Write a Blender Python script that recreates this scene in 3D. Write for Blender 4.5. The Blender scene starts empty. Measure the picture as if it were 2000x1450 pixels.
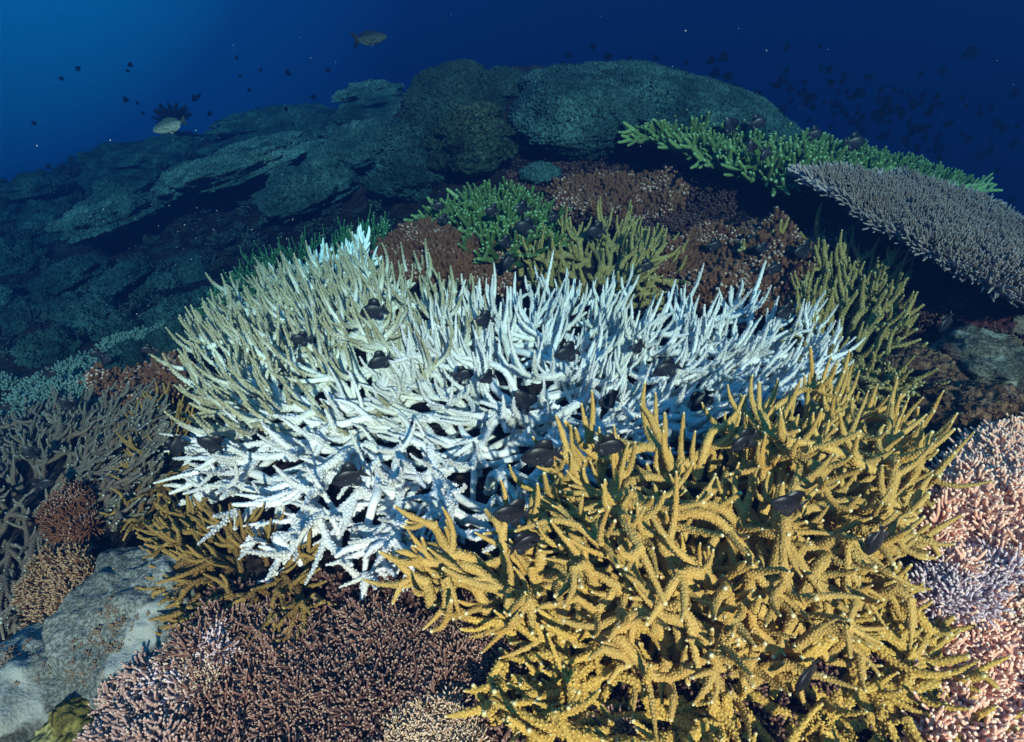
import bpy, math, numpy as np
rng = np.random.default_rng(11)
S = bpy.context.scene
C = S.collection
R = math.radians
# ------------------------------------------------------------------ camera
H = 1.3
TH = R(28.0); FPX = 1192.0
cam_d = bpy.data.cameras.new('camera'); cam = bpy.data.objects.new('camera', cam_d); C.objects.link(cam)
cam_d.sensor_width = 36.0; cam_d.lens = 36.0 * FPX / 2000.0
cam_d.clip_start = 0.02; cam_d.clip_end = 200
cam.location = (0, 0, H); cam.rotation_euler = (math.pi/2 - TH, 0, 0)
S.camera = cam
# ------------------------------------------------------------------ light
S.view_settings.view_transform = 'Standard'; S.view_settings.look = 'None'
S.view_settings.exposure = 1.18; S.view_settings.gamma = 1.0
SUN_EL, SUN_AZ = 27.0, 12.0          # elevation; degrees to the right of straight behind the camera
w = bpy.data.worlds.new('World'); S.world = w; w.use_nodes = True
nt = w.node_tree; N = nt.nodes; L = nt.links; N.clear()
out = N.new('ShaderNodeOutputWorld'); bg1 = N.new('ShaderNodeBackground'); bg2 = N.new('ShaderNodeBackground')
sky = N.new('ShaderNodeTexSky'); sky.sky_type = 'NISHITA'; sky.sun_disc = False
sky.sun_elevation = R(SUN_EL); sky.sun_rotation = R(180 - SUN_AZ)
tint = N.new('ShaderNodeMix'); tint.data_type = 'RGBA'; tint.blend_type = 'MULTIPLY'; tint.inputs['Factor'].default_value = 1
tint.inputs['B'].default_value = (0.12, 0.58, 0.78, 1)
L.new(sky.outputs[0], tint.inputs['A']); d2 = N.new('ShaderNodeVectorMath'); d2.operation = 'DOT_PRODUCT'; d2.inputs[1].default_value = (-.52, .42, .74)
tc0 = N.new('ShaderNodeTexCoord'); L.new(tc0.outputs['Generated'], d2.inputs[0])
m2 = N.new('ShaderNodeMapRange'); m2.inputs['From Min'].default_value = -.3; m2.inputs['From Max'].default_value = 1; m2.inputs['To Min'].default_value = .25; m2.inputs['To Max'].default_value = 2.0
L.new(d2.outputs['Value'], m2.inputs['Value'])
t2 = N.new('ShaderNodeVectorMath'); t2.operation = 'SCALE'; L.new(tint.outputs['Result'], t2.inputs[0]); L.new(m2.outputs[0], t2.inputs['Scale'])
L.new(t2.outputs[0], bg1.inputs[0]); bg1.inputs[1].default_value = 0.15
tc = N.new('ShaderNodeTexCoord')
dt = N.new('ShaderNodeVectorMath'); dt.operation = 'DOT_PRODUCT'
gd = np.array([-0.80, 0.80, 0.42]); gd /= np.linalg.norm(gd); dt.inputs[1].default_value = tuple(gd)
L.new(tc.outputs['Generated'], dt.inputs[0])
cr = N.new('ShaderNodeValToRGB'); e = cr.color_ramp.elements
e[0].position = 0.30; e[0].color = (0.001, 0.005, 0.042, 1)
e[1].position = 0.955; e[1].color = (0.002, 0.52, 0.92, 1)
for p_, c_ in ((0.62, (0.001, 0.010, 0.055, 1)), (0.76, (0.001, 0.018, 0.085, 1)), (0.87, (0.001, 0.10, 0.29, 1))):
    q = e.new(p_); q.color = c_
L.new(dt.outputs['Value'], cr.inputs[0]); L.new(cr.outputs[0], bg2.inputs[0]); bg2.inputs[1].default_value = 0.95
sx = N.new('ShaderNodeSeparateXYZ'); L.new(tc.outputs['Generated'], sx.inputs[0])
mr = N.new('ShaderNodeMapRange'); mr.inputs['From Min'].default_value = 0.15; mr.inputs['From Max'].default_value = 0.55
L.new(sx.outputs['Z'], mr.inputs['Value'])
ms = N.new('ShaderNodeMixShader'); L.new(mr.outputs[0], ms.inputs[0]); L.new(bg2.outputs[0], ms.inputs[1]); L.new(bg1.outputs[0], ms.inputs[2])
L.new(ms.outputs[0], out.inputs[0])
sd = bpy.data.lights.new('sun', 'SUN'); sd.energy = 5.0; sd.angle = R(1.2); sd.color = (1.0, 0.79, 0.64)
sun = bpy.data.objects.new('sun', sd); C.objects.link(sun)
sun.rotation_euler = (R(90 - SUN_EL), 0, R(SUN_AZ))   # shines from behind the camera and above its right side
sun.location = (0, -1, 3)
# ------------------------------------------------------------------ pixel <-> world
ct, st = math.cos(TH), math.sin(TH)
def ray(px, py):
    u = (px - 1000) / FPX; v = (725 - py) / FPX
    return np.array([u, ct + v*st, -st + v*ct])
def at(px, py, Y):
    d = ray(px, py); return np.array([0, 0, H]) + d * (Y / d[1])
def mpp(px, py, Y):                       # metres per photo pixel there
    return Y / ray(px, py)[1] / FPX
def project(P):
    P = np.atleast_2d(P); q = P - np.array([0, 0, H])
    z = q[:, 1]*ct - q[:, 2]*st; z = np.where(z < 1e-3, 1e-3, z)
    yy = q[:, 1]*st + q[:, 2]*ct
    return np.stack([1000 + FPX*q[:, 0]/z, 725 - FPX*yy/z], 1)
# ------------------------------------------------------------------ noise
def vnoise(p, seed=0):
    p = np.asarray(p, float); i = np.floor(p).astype(np.int64); f = p - i; f = f*f*(3-2*f)
    def h(a, b, c):
        n = (a*374761393 + b*668265263 + c*2147483647 + seed*1013904223) & 0x7fffffff
        n = ((n ^ (n >> 13)) * 1274126177) & 0x7fffffff
        return ((n ^ (n >> 16)) & 0xffff) / 65535.0
    r = 0
    for dx in (0, 1):
        for dy in (0, 1):
            for dz in (0, 1):
                wgt = (f[:, 0] if dx else 1-f[:, 0])*(f[:, 1] if dy else 1-f[:, 1])*(f[:, 2] if dz else 1-f[:, 2])
                r = r + wgt*h(i[:, 0]+dx, i[:, 1]+dy, i[:, 2]+dz)
    return r*2-1
def fbm(p, seed=0, o=4):
    p = np.asarray(p, float); r = 0; a = 1
    for k in range(o):
        r = r + a*vnoise(p*(2.03**k)+k*7.3, seed+k); a *= 0.5
    return r
def nrm(v): return v / (np.linalg.norm(v, axis=-1, keepdims=True) + 1e-9)
# ------------------------------------------------------------------ terrain
ctl = [(200,1445,.85),(600,1445,.76),(1000,1445,.75),(1500,1445,.76),(1990,1445,.80),(1990,1200,1.02),(1990,1000,1.35),(1990,850,1.75),
 (600,1200,1.02),(1000,1200,1.0),(1500,1200,1.0),(600,1000,1.38),(1000,1000,1.36),(1500,1000,1.36),(600,850,1.78),(1000,850,1.76),(1500,850,1.76),
 (500,725,2.3),(1000,725,2.22),(1500,725,2.2),(1850,740,2.2),(700,600,2.95),(1000,590,2.85),(1500,590,2.8),(1800,600,2.6),(1990,650,2.4),
 (1000,520,3.2),(1400,520,3.1),(800,520,3.3),(1700,520,3.0),(1100,440,3.7),(1400,430,3.6),(850,430,3.9),(1250,370,4.2),(950,350,4.3),(1500,350,4.0),
 (1100,260,4.9),(900,230,5.3),(1350,200,5.0),(1050,160,5.6),(1250,150,5.6),(1500,262,4.8),(1650,370,4.5),(1800,460,4.2),(1950,545,3.8),
 (700,470,4.6),(560,470,4.8),(400,500,4.9),(620,560,3.9),(430,600,3.9),(500,380,6.0),(350,400,6.3),(650,330,5.8),(520,300,7.2),(700,240,7.2),(520,240,8.6),(750,200,8.0),
 (200,470,5.6),(60,500,5.4),(100,380,7.4),(250,340,7.8),(330,275,9.4),(120,352,9.4),(0,425,8.6),(-150,470,8),(200,620,3.9),(60,660,3.7),(330,660,3.2),(-200,560,5.0),(-200,400,7.5),
 (300,760,2.45),(120,760,2.6),(0,850,2.25),(250,900,1.85),(0,1000,1.75),(150,1100,1.45),(330,1100,1.22),(100,1250,1.2),(0,1350,1.15),(250,1300,1.02),(-100,1200,1.4),(-300,900,2.2)]
cp = np.array([at(*c) for c in ctl])
extra = [(-14,14,-6),(0,14,-4),(8,12,-4.5),(14,8,-3.5),(6,6,-1.6),(5,3,-.4),(5,1,0),(-14,5,-3.5),(-12,-2,-2),(-3,-2,-.1),(0,-2,0.0),(3,-2,.05),(9,-2,-.5),(0,0,.02),(1.2,0,.05),(-1.2,0,-.05),(-4,12,-2.6),(3.5,9,-1.4),(12,20,-8),(-12,22,-9)]
cp = np.vstack([cp, np.array(extra, float)])
def _K(a, b):
    r2 = ((a[:, None, :]-b[None, :, :])**2).sum(2) + 1e-12
    return 0.5*r2*np.log(r2)
_n = len(cp); _A = np.zeros((_n+3, _n+3)); _A[:_n, :_n] = _K(cp[:, :2], cp[:, :2]) + np.eye(_n)*0.02
_A[:_n, _n] = 1; _A[:_n, _n+1:] = cp[:, :2]; _A[_n:, :_n] = _A[:_n, _n:].T
_w = np.linalg.solve(_A, np.concatenate([cp[:, 2], [0, 0, 0]]))
def surf(x, y):
    x = np.atleast_1d(np.asarray(x, float)); y = np.atleast_1d(np.asarray(y, float)); q = np.stack([x, y], 1)
    z = np.empty(len(x))
    for s in range(0, len(x), 20000):
        k = q[s:s+20000]; z[s:s+20000] = _K(k, cp[:, :2]) @ _w[:_n] + _w[_n] + k @ _w[_n+1:]
    d = np.sqrt(x*x+y*y)
    amp = 0.018 + 0.05*np.clip((d-2.5)/3, 0, 1)
    p3 = np.stack([x*1.6, y*1.6, x*0+.5], 1)
    return z + amp*fbm(p3, 3, 3) + 0.012*fbm(p3*6, 9, 3)
def march(px, py, h=None, off=0.0):
    d = ray(px, py); Y = np.geomspace(0.3, 25, 500); P = np.array([0, 0, H])[None] + d[None]*(Y/d[1])[:, None]
    z = (h or surf)(P[:, 0], P[:, 1]) + off
    b = np.nonzero(P[:, 2] <= z)[0]
    return P[b[0]] if len(b) else P[-1]
def inpoly(pts, poly):
    poly = np.asarray(poly, float); x, y = pts[:, 0], pts[:, 1]; c = np.zeros(len(pts), bool); j = len(poly)-1
    for i in range(len(poly)):
        xi, yi = poly[i]; xj, yj = poly[j]
        c ^= ((yi > y) != (yj > y)) & (x < (xj-xi)*(y-yi)/((yj-yi) or 1e-9)+xi); j = i
    return c
def edged(pts, poly):
    poly = np.asarray(poly, float); best = np.full(len(pts), 1e9)
    for i in range(len(poly)):
        a = poly[i-1]; b = poly[i]; ab = b-a; t = np.clip(((pts-a)@ab)/(ab@ab+1e-9), 0, 1)
        best = np.minimum(best, np.linalg.norm(pts-(a+t[:, None]*ab), axis=1))
    return best
# ------------------------------------------------------------------ mesh building
def link(name, V, F, mat, parent=None, data=None, smooth=True):
    """F: list of int arrays (n,3) or (n,4)"""
    me = bpy.data.meshes.new(name); V = np.asarray(V, np.float32)
    loops = np.concatenate([f.ravel() for f in F]).astype(np.int32)
    tot = np.concatenate([np.full(len(f), f.shape[1]) for f in F]).astype(np.int32)
    start = np.concatenate([[0], np.cumsum(tot)[:-1]]).astype(np.int32)
    me.vertices.add(len(V)); me.vertices.foreach_set('co', V.ravel())
    me.loops.add(len(loops)); me.loops.foreach_set('vertex_index', loops)
    me.polygons.add(len(tot)); me.polygons.foreach_set('loop_start', start); me.polygons.foreach_set('loop_total', tot)
    me.polygons.foreach_set('use_smooth', np.full(len(tot), smooth))
    me.update(calc_edges=True)
    if data is not None:
        a = me.attributes.new('data', 'FLOAT_COLOR', 'POINT')
        d4 = np.ones((len(V), 4), np.float32); d4[:, :3] = data; a.data.foreach_set('color', d4.ravel())
    if mat: me.materials.append(mat)
    o = bpy.data.objects.new(name, me); C.objects.link(o)
    if parent: o.parent = parent
    return o
def tag(o, label=None, cat=None, group=None, kind=None):
    if label: o['label'] = label
    if cat: o['category'] = cat
    if group: o['group'] = group
    if kind: o['kind'] = kind
    return o
def empty(name, loc):
    o = bpy.data.objects.new(name, None); C.objects.link(o); o.location = loc; o.empty_display_size = .1; return o
def frames(P):
    T = nrm(np.gradient(P, axis=0)); n0 = np.cross(T[0], [0.31, 0.17, 0.93])
    if np.linalg.norm(n0) < .1: n0 = np.cross(T[0], [1, 0, 0])
    Nn = np.empty_like(P); n0 = n0/np.linalg.norm(n0)
    for i in range(len(P)):
        n0 = n0 - T[i]*(n0@T[i]); n0 = n0/(np.linalg.norm(n0)+1e-9); Nn[i] = n0
    return T, Nn, np.cross(T, Nn)
class Tubes:
    def __init__(s): s.V = []; s.Q = []; s.T = []; s.D = []; s.n = 0
    def add(s, P, r, k=7, ref=None, bead=None, rnd=None, knob=1.0, lump=0.0):
        """P (n,3) path, r (n,) radius; ref: length over which 'tip' runs 0..1 to the end; bead: (spacing,height)"""
        P = np.asarray(P, float); n = len(P); rnd = rng.random() if rnd is None else rnd
        # rounded end
        d = nrm(P[-1]-P[-2]); re = r[-1]
        P = np.vstack([P, P[-1]+d*re*.55*knob, P[-1]+d*re*.9*knob]); r = np.concatenate([r, [re*.80, re*.42]])
        apex = P[-1]+d*re*.14*knob
        T, A, B = frames(P); seg = np.concatenate([[0], np.cumsum(np.linalg.norm(np.diff(P, axis=0), axis=1))]); Ln = seg[-1]
        ref = ref or Ln
        tip = np.clip(1-(Ln-seg)/ref, 0, 1)
        ang = np.arange(k)*2*math.pi/k
        cs = np.cos(ang)[None, :, None]; sn = np.sin(ang)[None, :, None]
        rr = r[:, None, None]
        if lump: rr = rr*(1+lump*(rng.random((len(r), k, 1))-.5))
        V = P[:, None, :] + rr*(A[:, None, :]*cs + B[:, None, :]*sn)
        m = len(P); V = np.vstack([V.reshape(-1, 3), apex[None]])
        i = np.arange(m-1)[:, None]*k; j = np.arange(k)[None, :]; j2 = (j+1) % k
        Q = np.stack([i+j, i+j2, i+k+j2, i+k+j], -1).reshape(-1, 4)
        jj = np.arange(k); Tt = np.stack([(m-1)*k+jj, (m-1)*k+(jj+1) % k, np.full(k, m*k)], -1)
        D = np.zeros((len(V), 3)); D[:-1, 0] = np.repeat(tip, k); D[-1, 0] = 1; D[:, 1] = rnd
        s.V.append(V); s.D.append(D); s.Q.append(Q+s.n); s.T.append(Tt+s.n); s.n += len(V)
        if bead:
            sp, hb = bead[:2]; rows = int(Ln/sp)
            if rows < 1: return
            ss = []; aa = []
            for q in range(rows):
                sv = (q+.5)*Ln/rows; rad = np.interp(sv, seg, r); c = max(3, int(2*math.pi*rad/sp))
                an = (np.arange(c)+(q % 2)*.5)*2*math.pi/c + rng.normal(0, .12, c) + q*.21
                ss.append(np.full(c, sv)+rng.normal(0, sp*.15, c)); aa.append(an)
            ss = np.clip(np.concatenate(ss), 0, Ln); aa = np.concatenate(aa); k_ok = ss < Ln-.5*re; ss = ss[k_ok]; aa = aa[k_ok]; nb = len(ss)
            if nb == 0: return
            ip = lambda X: np.stack([np.interp(ss, seg, X[:, q]) for q in range(3)], 1)
            p, t, a_, b_ = ip(P), nrm(ip(T)), nrm(ip(A)), nrm(ip(B)); rad = np.interp(ss, seg, r)
            nn = a_*np.cos(aa)[:, None]+b_*np.sin(aa)[:, None]; bt = np.cross(t, nn)
            c0 = p+nn*(rad*.93)[:, None]; sz = (sp*.46)*(0.8+.4*rng.random(nb))
            grow_ = np.interp(ss, seg, np.clip(1.15-.55*tip**2, .5, 1.1)); sz = sz*grow_; hh = hb*grow_*(0.5+.9*rng.random(nb)); up = nrm(nn*.8+t*.6)
            kk = 5; ak = np.arange(kk)*2*math.pi/kk
            ringv = c0[:, None, :]+sz[:, None, None]*(t[:, None, :]*np.cos(ak)[None, :, None]+bt[:, None, :]*np.sin(ak)[None, :, None])
            ring2 = c0[:, None, :]+(up*hh[:, None]*.8)[:, None, :]+sz[:, None, None]*.55*(t[:, None, :]*np.cos(ak)[None, :, None]+bt[:, None, :]*np.sin(ak)[None, :, None])
            ap = c0+up*hh[:, None]*1.15
            V = np.concatenate([ringv, ring2, ap[:, None, :]], 1).reshape(-1, 3); base = np.arange(nb)[:, None]*(2*kk+1)
            jj = np.arange(kk)[None, :]; j2 = (jj+1) % kk
            Q = np.stack([base+jj, base+j2, base+kk+j2, base+kk+jj], -1).reshape(-1, 4)
            Tt = np.stack([base+kk+jj, base+kk+j2, base+2*kk+0*jj], -1).reshape(-1, 3)
            D = np.zeros((nb, 2*kk+1, 3)); D[:, :, 0] = np.interp(ss, seg, tip)[:, None]; D[:, :, 1] = rnd
            D[:, kk:2*kk, 2] = .7; D[:, 2*kk, 2] = 1
            s.V.append(V); s.D.append(D.reshape(-1, 3)); s.Q.append(Q+s.n); s.T.append(Tt+s.n); s.n += len(V)
    def arrays(s): return np.vstack(s.V), np.vstack(s.Q), np.vstack(s.T), np.vstack(s.D)
    def build(s, name, mat, parent=None):
        V, Q, T, D = s.arrays(); return link(name, V, [Q, T], mat, parent, D)
def scatter(protos, pts, ups, scl, ch=None):
    """merge transformed copies of prototype arrays into one arrays tuple"""
    Vs = []; Qs = []; Ts = []; Ds = []; n = 0
    for i in range(len(pts)):
        V, Q, T, D = protos[rng.integers(len(protos))]
        u = ups[i]/np.linalg.norm(ups[i]); a = np.cross(u, [.2, .9, .1]); a /= np.linalg.norm(a); b = np.cross(u, a)
        th = rng.random()*6.283; a2 = a*math.cos(th)+b*math.sin(th); b2 = np.cross(u, a2)
        M = np.stack([a2, b2, u], 0)
        Vs.append((V*scl[i])@M+pts[i]); Qs.append(Q+n); Ts.append(T+n); D2 = D.copy(); D2[:, 1] = (D[:, 1]*.5+rng.random()*.5); D2[:, 2] = D2[:, 2] if ch is None else ch[i]; Ds.append(D2); n += len(V)
    return np.vstack(Vs), np.vstack(Qs), np.vstack(Ts), np.vstack(Ds)
def grow(p, d, Ln, n, target, bend, wob=.12):
    P = [np.array(p, float)]; d = d/np.linalg.norm(d); stp = Ln/(n-1)
    for i in range(n-1):
        d = d+target*(bend/n)*(.35+1.3*i/n)+rng.normal(0, wob/3, 3); d /= np.linalg.norm(d); P.append(P[-1]+d*stp)
    return np.array(P)
UP = np.array([0, 0, 1.0])
# ------------------------------------------------------------------ materials
def mat_new(name):
    m = bpy.data.materials.new(name); m.use_nodes = True; t = m.node_tree; b = t.nodes['Principled BSDF']; return m, t, t.nodes, t.links, b
def mixc(N, L, a, b, fac, bt='MIX'):
    m = N.new('ShaderNodeMix'); m.data_type = 'RGBA'; m.blend_type = bt
    for s, v in (('A', a), ('B', b)):
        if isinstance(v, tuple): m.inputs[s].default_value = (*v, 1) if len(v) == 3 else v
        else: L.new(v, m.inputs[s])
    if isinstance(fac, (int, float)): m.inputs['Factor'].default_value = fac
    else: L.new(fac, m.inputs['Factor'])
    return m.outputs['Result']
def rmap(N, L, src, a, b, c=0, d=1):
    m = N.new('ShaderNodeMapRange'); m.inputs['From Min'].default_value = a; m.inputs['From Max'].default_value = b
    m.inputs['To Min'].default_value = c; m.inputs['To Max'].default_value = d; L.new(src, m.inputs['Value']); return m.outputs[0]
def noise(N, L, scale, det=4, obj=True):
    t = N.new('ShaderNodeTexNoise'); t.inputs['Scale'].default_value = scale; t.inputs['Detail'].default_value = det
    tcn = N.new('ShaderNodeNewGeometry'); L.new(tcn.outputs['Position'], t.inputs['Vector']); return t.outputs['Fac']
def coral(name, base, mid, tipc, lo=.3, hi=.9, cream=.93, beadc=None, rough=.65, bump=.4, bscale=220, dark=None, patch=None, spec=.10, gate=None):
    """base colour at the root, mid colour towards the finger, tipc on the last bit"""
    m, t, N, L, b = mat_new(name)
    at_ = N.new('ShaderNodeAttribute'); at_.attribute_name = 'data'; sp = N.new('ShaderNodeSeparateColor'); L.new(at_.outputs['Color'], sp.inputs[0])
    tip, rn, bd = sp.outputs[0], sp.outputs[1], sp.outputs[2]
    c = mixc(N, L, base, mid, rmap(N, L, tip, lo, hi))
    if dark:
        c = mixc(N, L, c, dark, rmap(N, L, noise(N, L, 9, 5), .48, .72, 0, .8))
    if patch:
        c = mixc(N, L, c, patch, rmap(N, L, noise(N, L, 3.5, 3), .52, .62, 0, .9))
    v = rmap(N, L, rn, 0, 1, .78, 1.12)
    vc = N.new('ShaderNodeCombineColor')
    for q in range(3): L.new(v, vc.inputs[q])
    c = mixc(N, L, c, vc.outputs[0], 1.0, 'MULTIPLY')
    if beadc: c = mixc(N, L, c, beadc, rmap(N, L, bd, 0, 1, 0, .6))
    tf = rmap(N, L, tip, cream, min(cream+.05, .999))
    if gate:
        mm = N.new('ShaderNodeMath'); mm.operation = 'MULTIPLY'; L.new(tf, mm.inputs[0]); L.new(rmap(N, L, noise(N, L, 7, 2), .50, .58), mm.inputs[1]); tf = mm.outputs[0]
    c = mixc(N, L, c, tipc, tf)
    fn = noise(N, L, 90, 3); c = mixc(N, L, c, mixc(N, L, c, (0.35,)*3, 1.0, 'MULTIPLY'), rmap(N, L, fn, .55, .8, 0, .55))
    L.new(c, b.inputs['Base Color']); b.inputs['Roughness'].default_value = rough; b.inputs['Specular IOR Level'].default_value = spec
    bn = N.new('ShaderNodeBump'); bn.inputs['Strength'].default_value = bump; bn.inputs['Distance'].default_value = .004
    vo = N.new('ShaderNodeTexVoronoi'); vo.inputs['Scale'].default_value = bscale; g = N.new('ShaderNodeNewGeometry'); L.new(g.outputs['Position'], vo.inputs['Vector'])
    inv = rmap(N, L, vo.outputs['Distance'], 0, .6, 1, 0); L.new(inv, bn.inputs['Height']); L.new(bn.outputs[0], b.inputs['Normal'])
    return m
def rocky(name, cols, scale=2.5, rough=.85, bump=.8, bdist=.02, fine=40, spots=None, cell=None, fk=.25):
    m, t, N, L, b = mat_new(name)
    n1 = noise(N, L, scale, 8); rp = N.new('ShaderNodeValToRGB'); L.new(n1, rp.inputs[0]); e = rp.color_ramp.elements
    k = len(cols)
    for i, c in enumerate(cols):
        pos = .32+.36*i/max(1, k-1)
        if i < 2: e[i].position = pos; e[i].color = (*c, 1)
        else: q = e.new(pos); q.color = (*c, 1)
    c = rp.outputs[0]
    f = noise(N, L, fine, 6); c = mixc(N, L, c, mixc(N, L, c, (fk,)*3, 1.0, 'MULTIPLY'), rmap(N, L, f, .42, .62, .85, 0))
    if spots:
        s2 = noise(N, L, scale*2.2, 5); c = mixc(N, L, c, spots, rmap(N, L, s2, .57, .64, 0, .8))
    L.new(c, b.inputs['Base Color']); b.inputs['Roughness'].default_value = rough; b.inputs['Specular IOR Level'].default_value = .08
    bn = N.new('ShaderNodeBump'); bn.inputs['Strength'].default_value = bump; bn.inputs['Distance'].default_value = bdist
    L.new(f, bn.inputs['Height'])
    if cell:
        b2 = N.new('ShaderNodeBump'); b2.inputs['Strength'].default_value = .9; b2.inputs['Distance'].default_value = bdist
        vo = N.new('ShaderNodeTexVoronoi'); vo.inputs['Scale'].default_value = cell; g = N.new('ShaderNodeNewGeometry'); L.new(g.outputs['Position'], vo.inputs['Vector'])
        L.new(rmap(N, L, vo.outputs['Distance'], 0, .6, 1, 0), b2.inputs['Height']); L.new(bn.outputs[0], b2.inputs['Normal']); L.new(b2.outputs[0], b.inputs['Normal'])
    else: L.new(bn.outputs[0], b.inputs['Normal'])
    return m
WHITE = coral('bleached_coral', (.76,.72,.70), (.62,.58,.58), (.60,.55,.53), .25, .95, .96, beadc=(.76,.73,.71), dark=(.56,.50,.44), patch=(.60,.56,.49), bump=.3)
TAN = coral('tan_coral', (.76,.74,.66), (.33,.285,.175), (.48,.43,.31), .17, .68, .95, beadc=(.62,.56,.42), bump=.3)
CYAN = coral('pale_back_coral', (.85,.90,.88), (.80,.86,.84), (.85,.85,.85), .2, .9, .95, bump=.2)
OCHRE = coral('ochre_coral', (.44,.265,.075), (.43,.27,.08), (.74,.64,.38), .1, .9, .96, beadc=(.66,.46,.17), bump=.3, dark=(.42,.20,.035))
OCHRE2 = coral('low_ochre_coral', (.44,.25,.055), (.45,.275,.065), (.66,.56,.30), .1, .9, .95, beadc=(.74,.55,.16), bump=.3)
OLIVE = coral('olive_coral', (.24,.165,.055), (.25,.175,.055), (.40,.38,.20), .1, .9, .94, beadc=(.5,.42,.18), bump=.4)
LIME = coral('green_table_coral', (.035,.07,.02), (.075,.125,.035), (.22,.36,.17), .1, .9, .95, beadc=(.36,.52,.22), bump=.4)
GREEN = coral('dark_green_coral', (.03,.10,.04), (.04,.13,.05), (.40,.60,.35), .1, .9, .95, bump=.4)
PLATE = coral('grey_brown_plate_coral', (.09,.055,.045), (.19,.13,.105), (.30,.24,.225), .2, .9, .92, beadc=(.62,.50,.50), bump=.4)
GREYB = coral('grey_brown_branch_coral', (.11,.08,.06), (.135,.12,.095), (.42,.46,.42), .1, .9, .955, bump=.4)
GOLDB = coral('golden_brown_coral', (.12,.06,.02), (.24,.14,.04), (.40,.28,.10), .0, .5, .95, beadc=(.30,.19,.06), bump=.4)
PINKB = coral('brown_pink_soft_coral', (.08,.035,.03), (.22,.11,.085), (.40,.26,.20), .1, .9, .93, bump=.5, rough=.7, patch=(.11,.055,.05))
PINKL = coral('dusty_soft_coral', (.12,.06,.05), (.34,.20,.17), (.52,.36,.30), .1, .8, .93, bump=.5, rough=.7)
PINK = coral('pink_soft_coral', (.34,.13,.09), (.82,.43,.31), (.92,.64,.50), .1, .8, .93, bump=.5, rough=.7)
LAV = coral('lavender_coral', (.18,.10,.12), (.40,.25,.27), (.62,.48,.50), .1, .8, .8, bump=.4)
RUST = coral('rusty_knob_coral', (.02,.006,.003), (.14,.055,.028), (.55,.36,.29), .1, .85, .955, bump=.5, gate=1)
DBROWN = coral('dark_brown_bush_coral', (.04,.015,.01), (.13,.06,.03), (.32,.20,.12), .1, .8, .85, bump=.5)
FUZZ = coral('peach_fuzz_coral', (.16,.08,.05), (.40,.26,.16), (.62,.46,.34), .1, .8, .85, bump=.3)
LEATH = rocky('leather_coral', [(.010,.034,.036),(.028,.075,.075),(.06,.14,.135)], 3.0, cell=38, bdist=.010, fk=.4)
LEATHB = rocky('leather_coral_pale', [(.025,.07,.07),(.06,.14,.135),(.12,.24,.23)], 3.0, cell=45, bdist=.010, fk=.4)
DOMED = rocky('dark_dome_coral', [(.010,.028,.026),(.026,.058,.050)], 3.0, cell=30, bdist=.01, fk=.6)
CABB = rocky('cabbage_coral', [(.015,.035,.025),(.035,.065,.04),(.065,.10,.065)], 4.0, cell=26, bdist=.03)
SEABED = rocky('seabed_rock', [(.006,.006,.006),(.016,.012,.011),(.035,.024,.02),(.02,.009,.01)], 2.2, spots=(.03,.028,.026), cell=30)  # colours darkened so bare ground carries the shade of the overhung cave
GREYR = rocky('grey_rock', [(.07,.072,.065),(.15,.16,.145),(.21,.22,.20),(.32,.33,.31)], 3.2, bump=.5, bdist=.010, spots=(.27,.28,.26), fine=140)
DGREYR = rocky('dark_grey_rock', [(.03,.025,.022),(.08,.07,.055),(.13,.13,.10),(.06,.03,.03)], 5.0, bump=.8, bdist=.012, spots=(.22,.23,.19), fine=90)
BRNR = rocky('brown_lump_coral', [(.07,.035,.02),(.16,.08,.045),(.22,.13,.08)], 5, cell=34, bdist=.03)
YELR = rocky('yellow_green_lump_coral', [(.10,.08,.02),(.20,.17,.05),(.30,.28,.12)], 6, cell=60, bdist=.01)
MARO = rocky('maroon_rock', [(.05,.015,.02),(.10,.03,.035),(.14,.09,.08)], 4, cell=20, spots=(.16,.15,.12))
def plain(name, col, rough=.5, col2=None, sc=30):
    m, t, N, L, b = mat_new(name); c = mixc(N, L, col, col2 or tuple(x*.6 for x in col), rmap(N, L, noise(N, L, sc, 3), .4, .6))
    L.new(c, b.inputs['Base Color']); b.inputs['Roughness'].default_value = rough; b.inputs['Specular IOR Level'].default_value = .12; return m
# ------------------------------------------------------------------ seabed
nx, ny = 420, 420
gx = np.sinh(np.linspace(-3.6, 3.6, nx))/math.sinh(3.6)*15; gy = -.6 + (np.linspace(0, 1, ny)**1.8)*17
X, Y = np.meshgrid(gx, gy); Z = surf(X.ravel(), Y.ravel())
V = np.stack([X.ravel(), Y.ravel(), np.clip(Z, -9, 3)], 1)
i = np.arange(ny-1)[:, None]*nx; j = np.arange(nx-1)[None, :]
Q = np.stack([i+j, i+j+1, i+nx+j+1, i+nx+j], -1).reshape(-1, 4)
o = link('seabed', V, [Q], SEABED); o['kind'] = 'structure'
print('seabed', V[:,2].min(), V[:,2].max())
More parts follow.
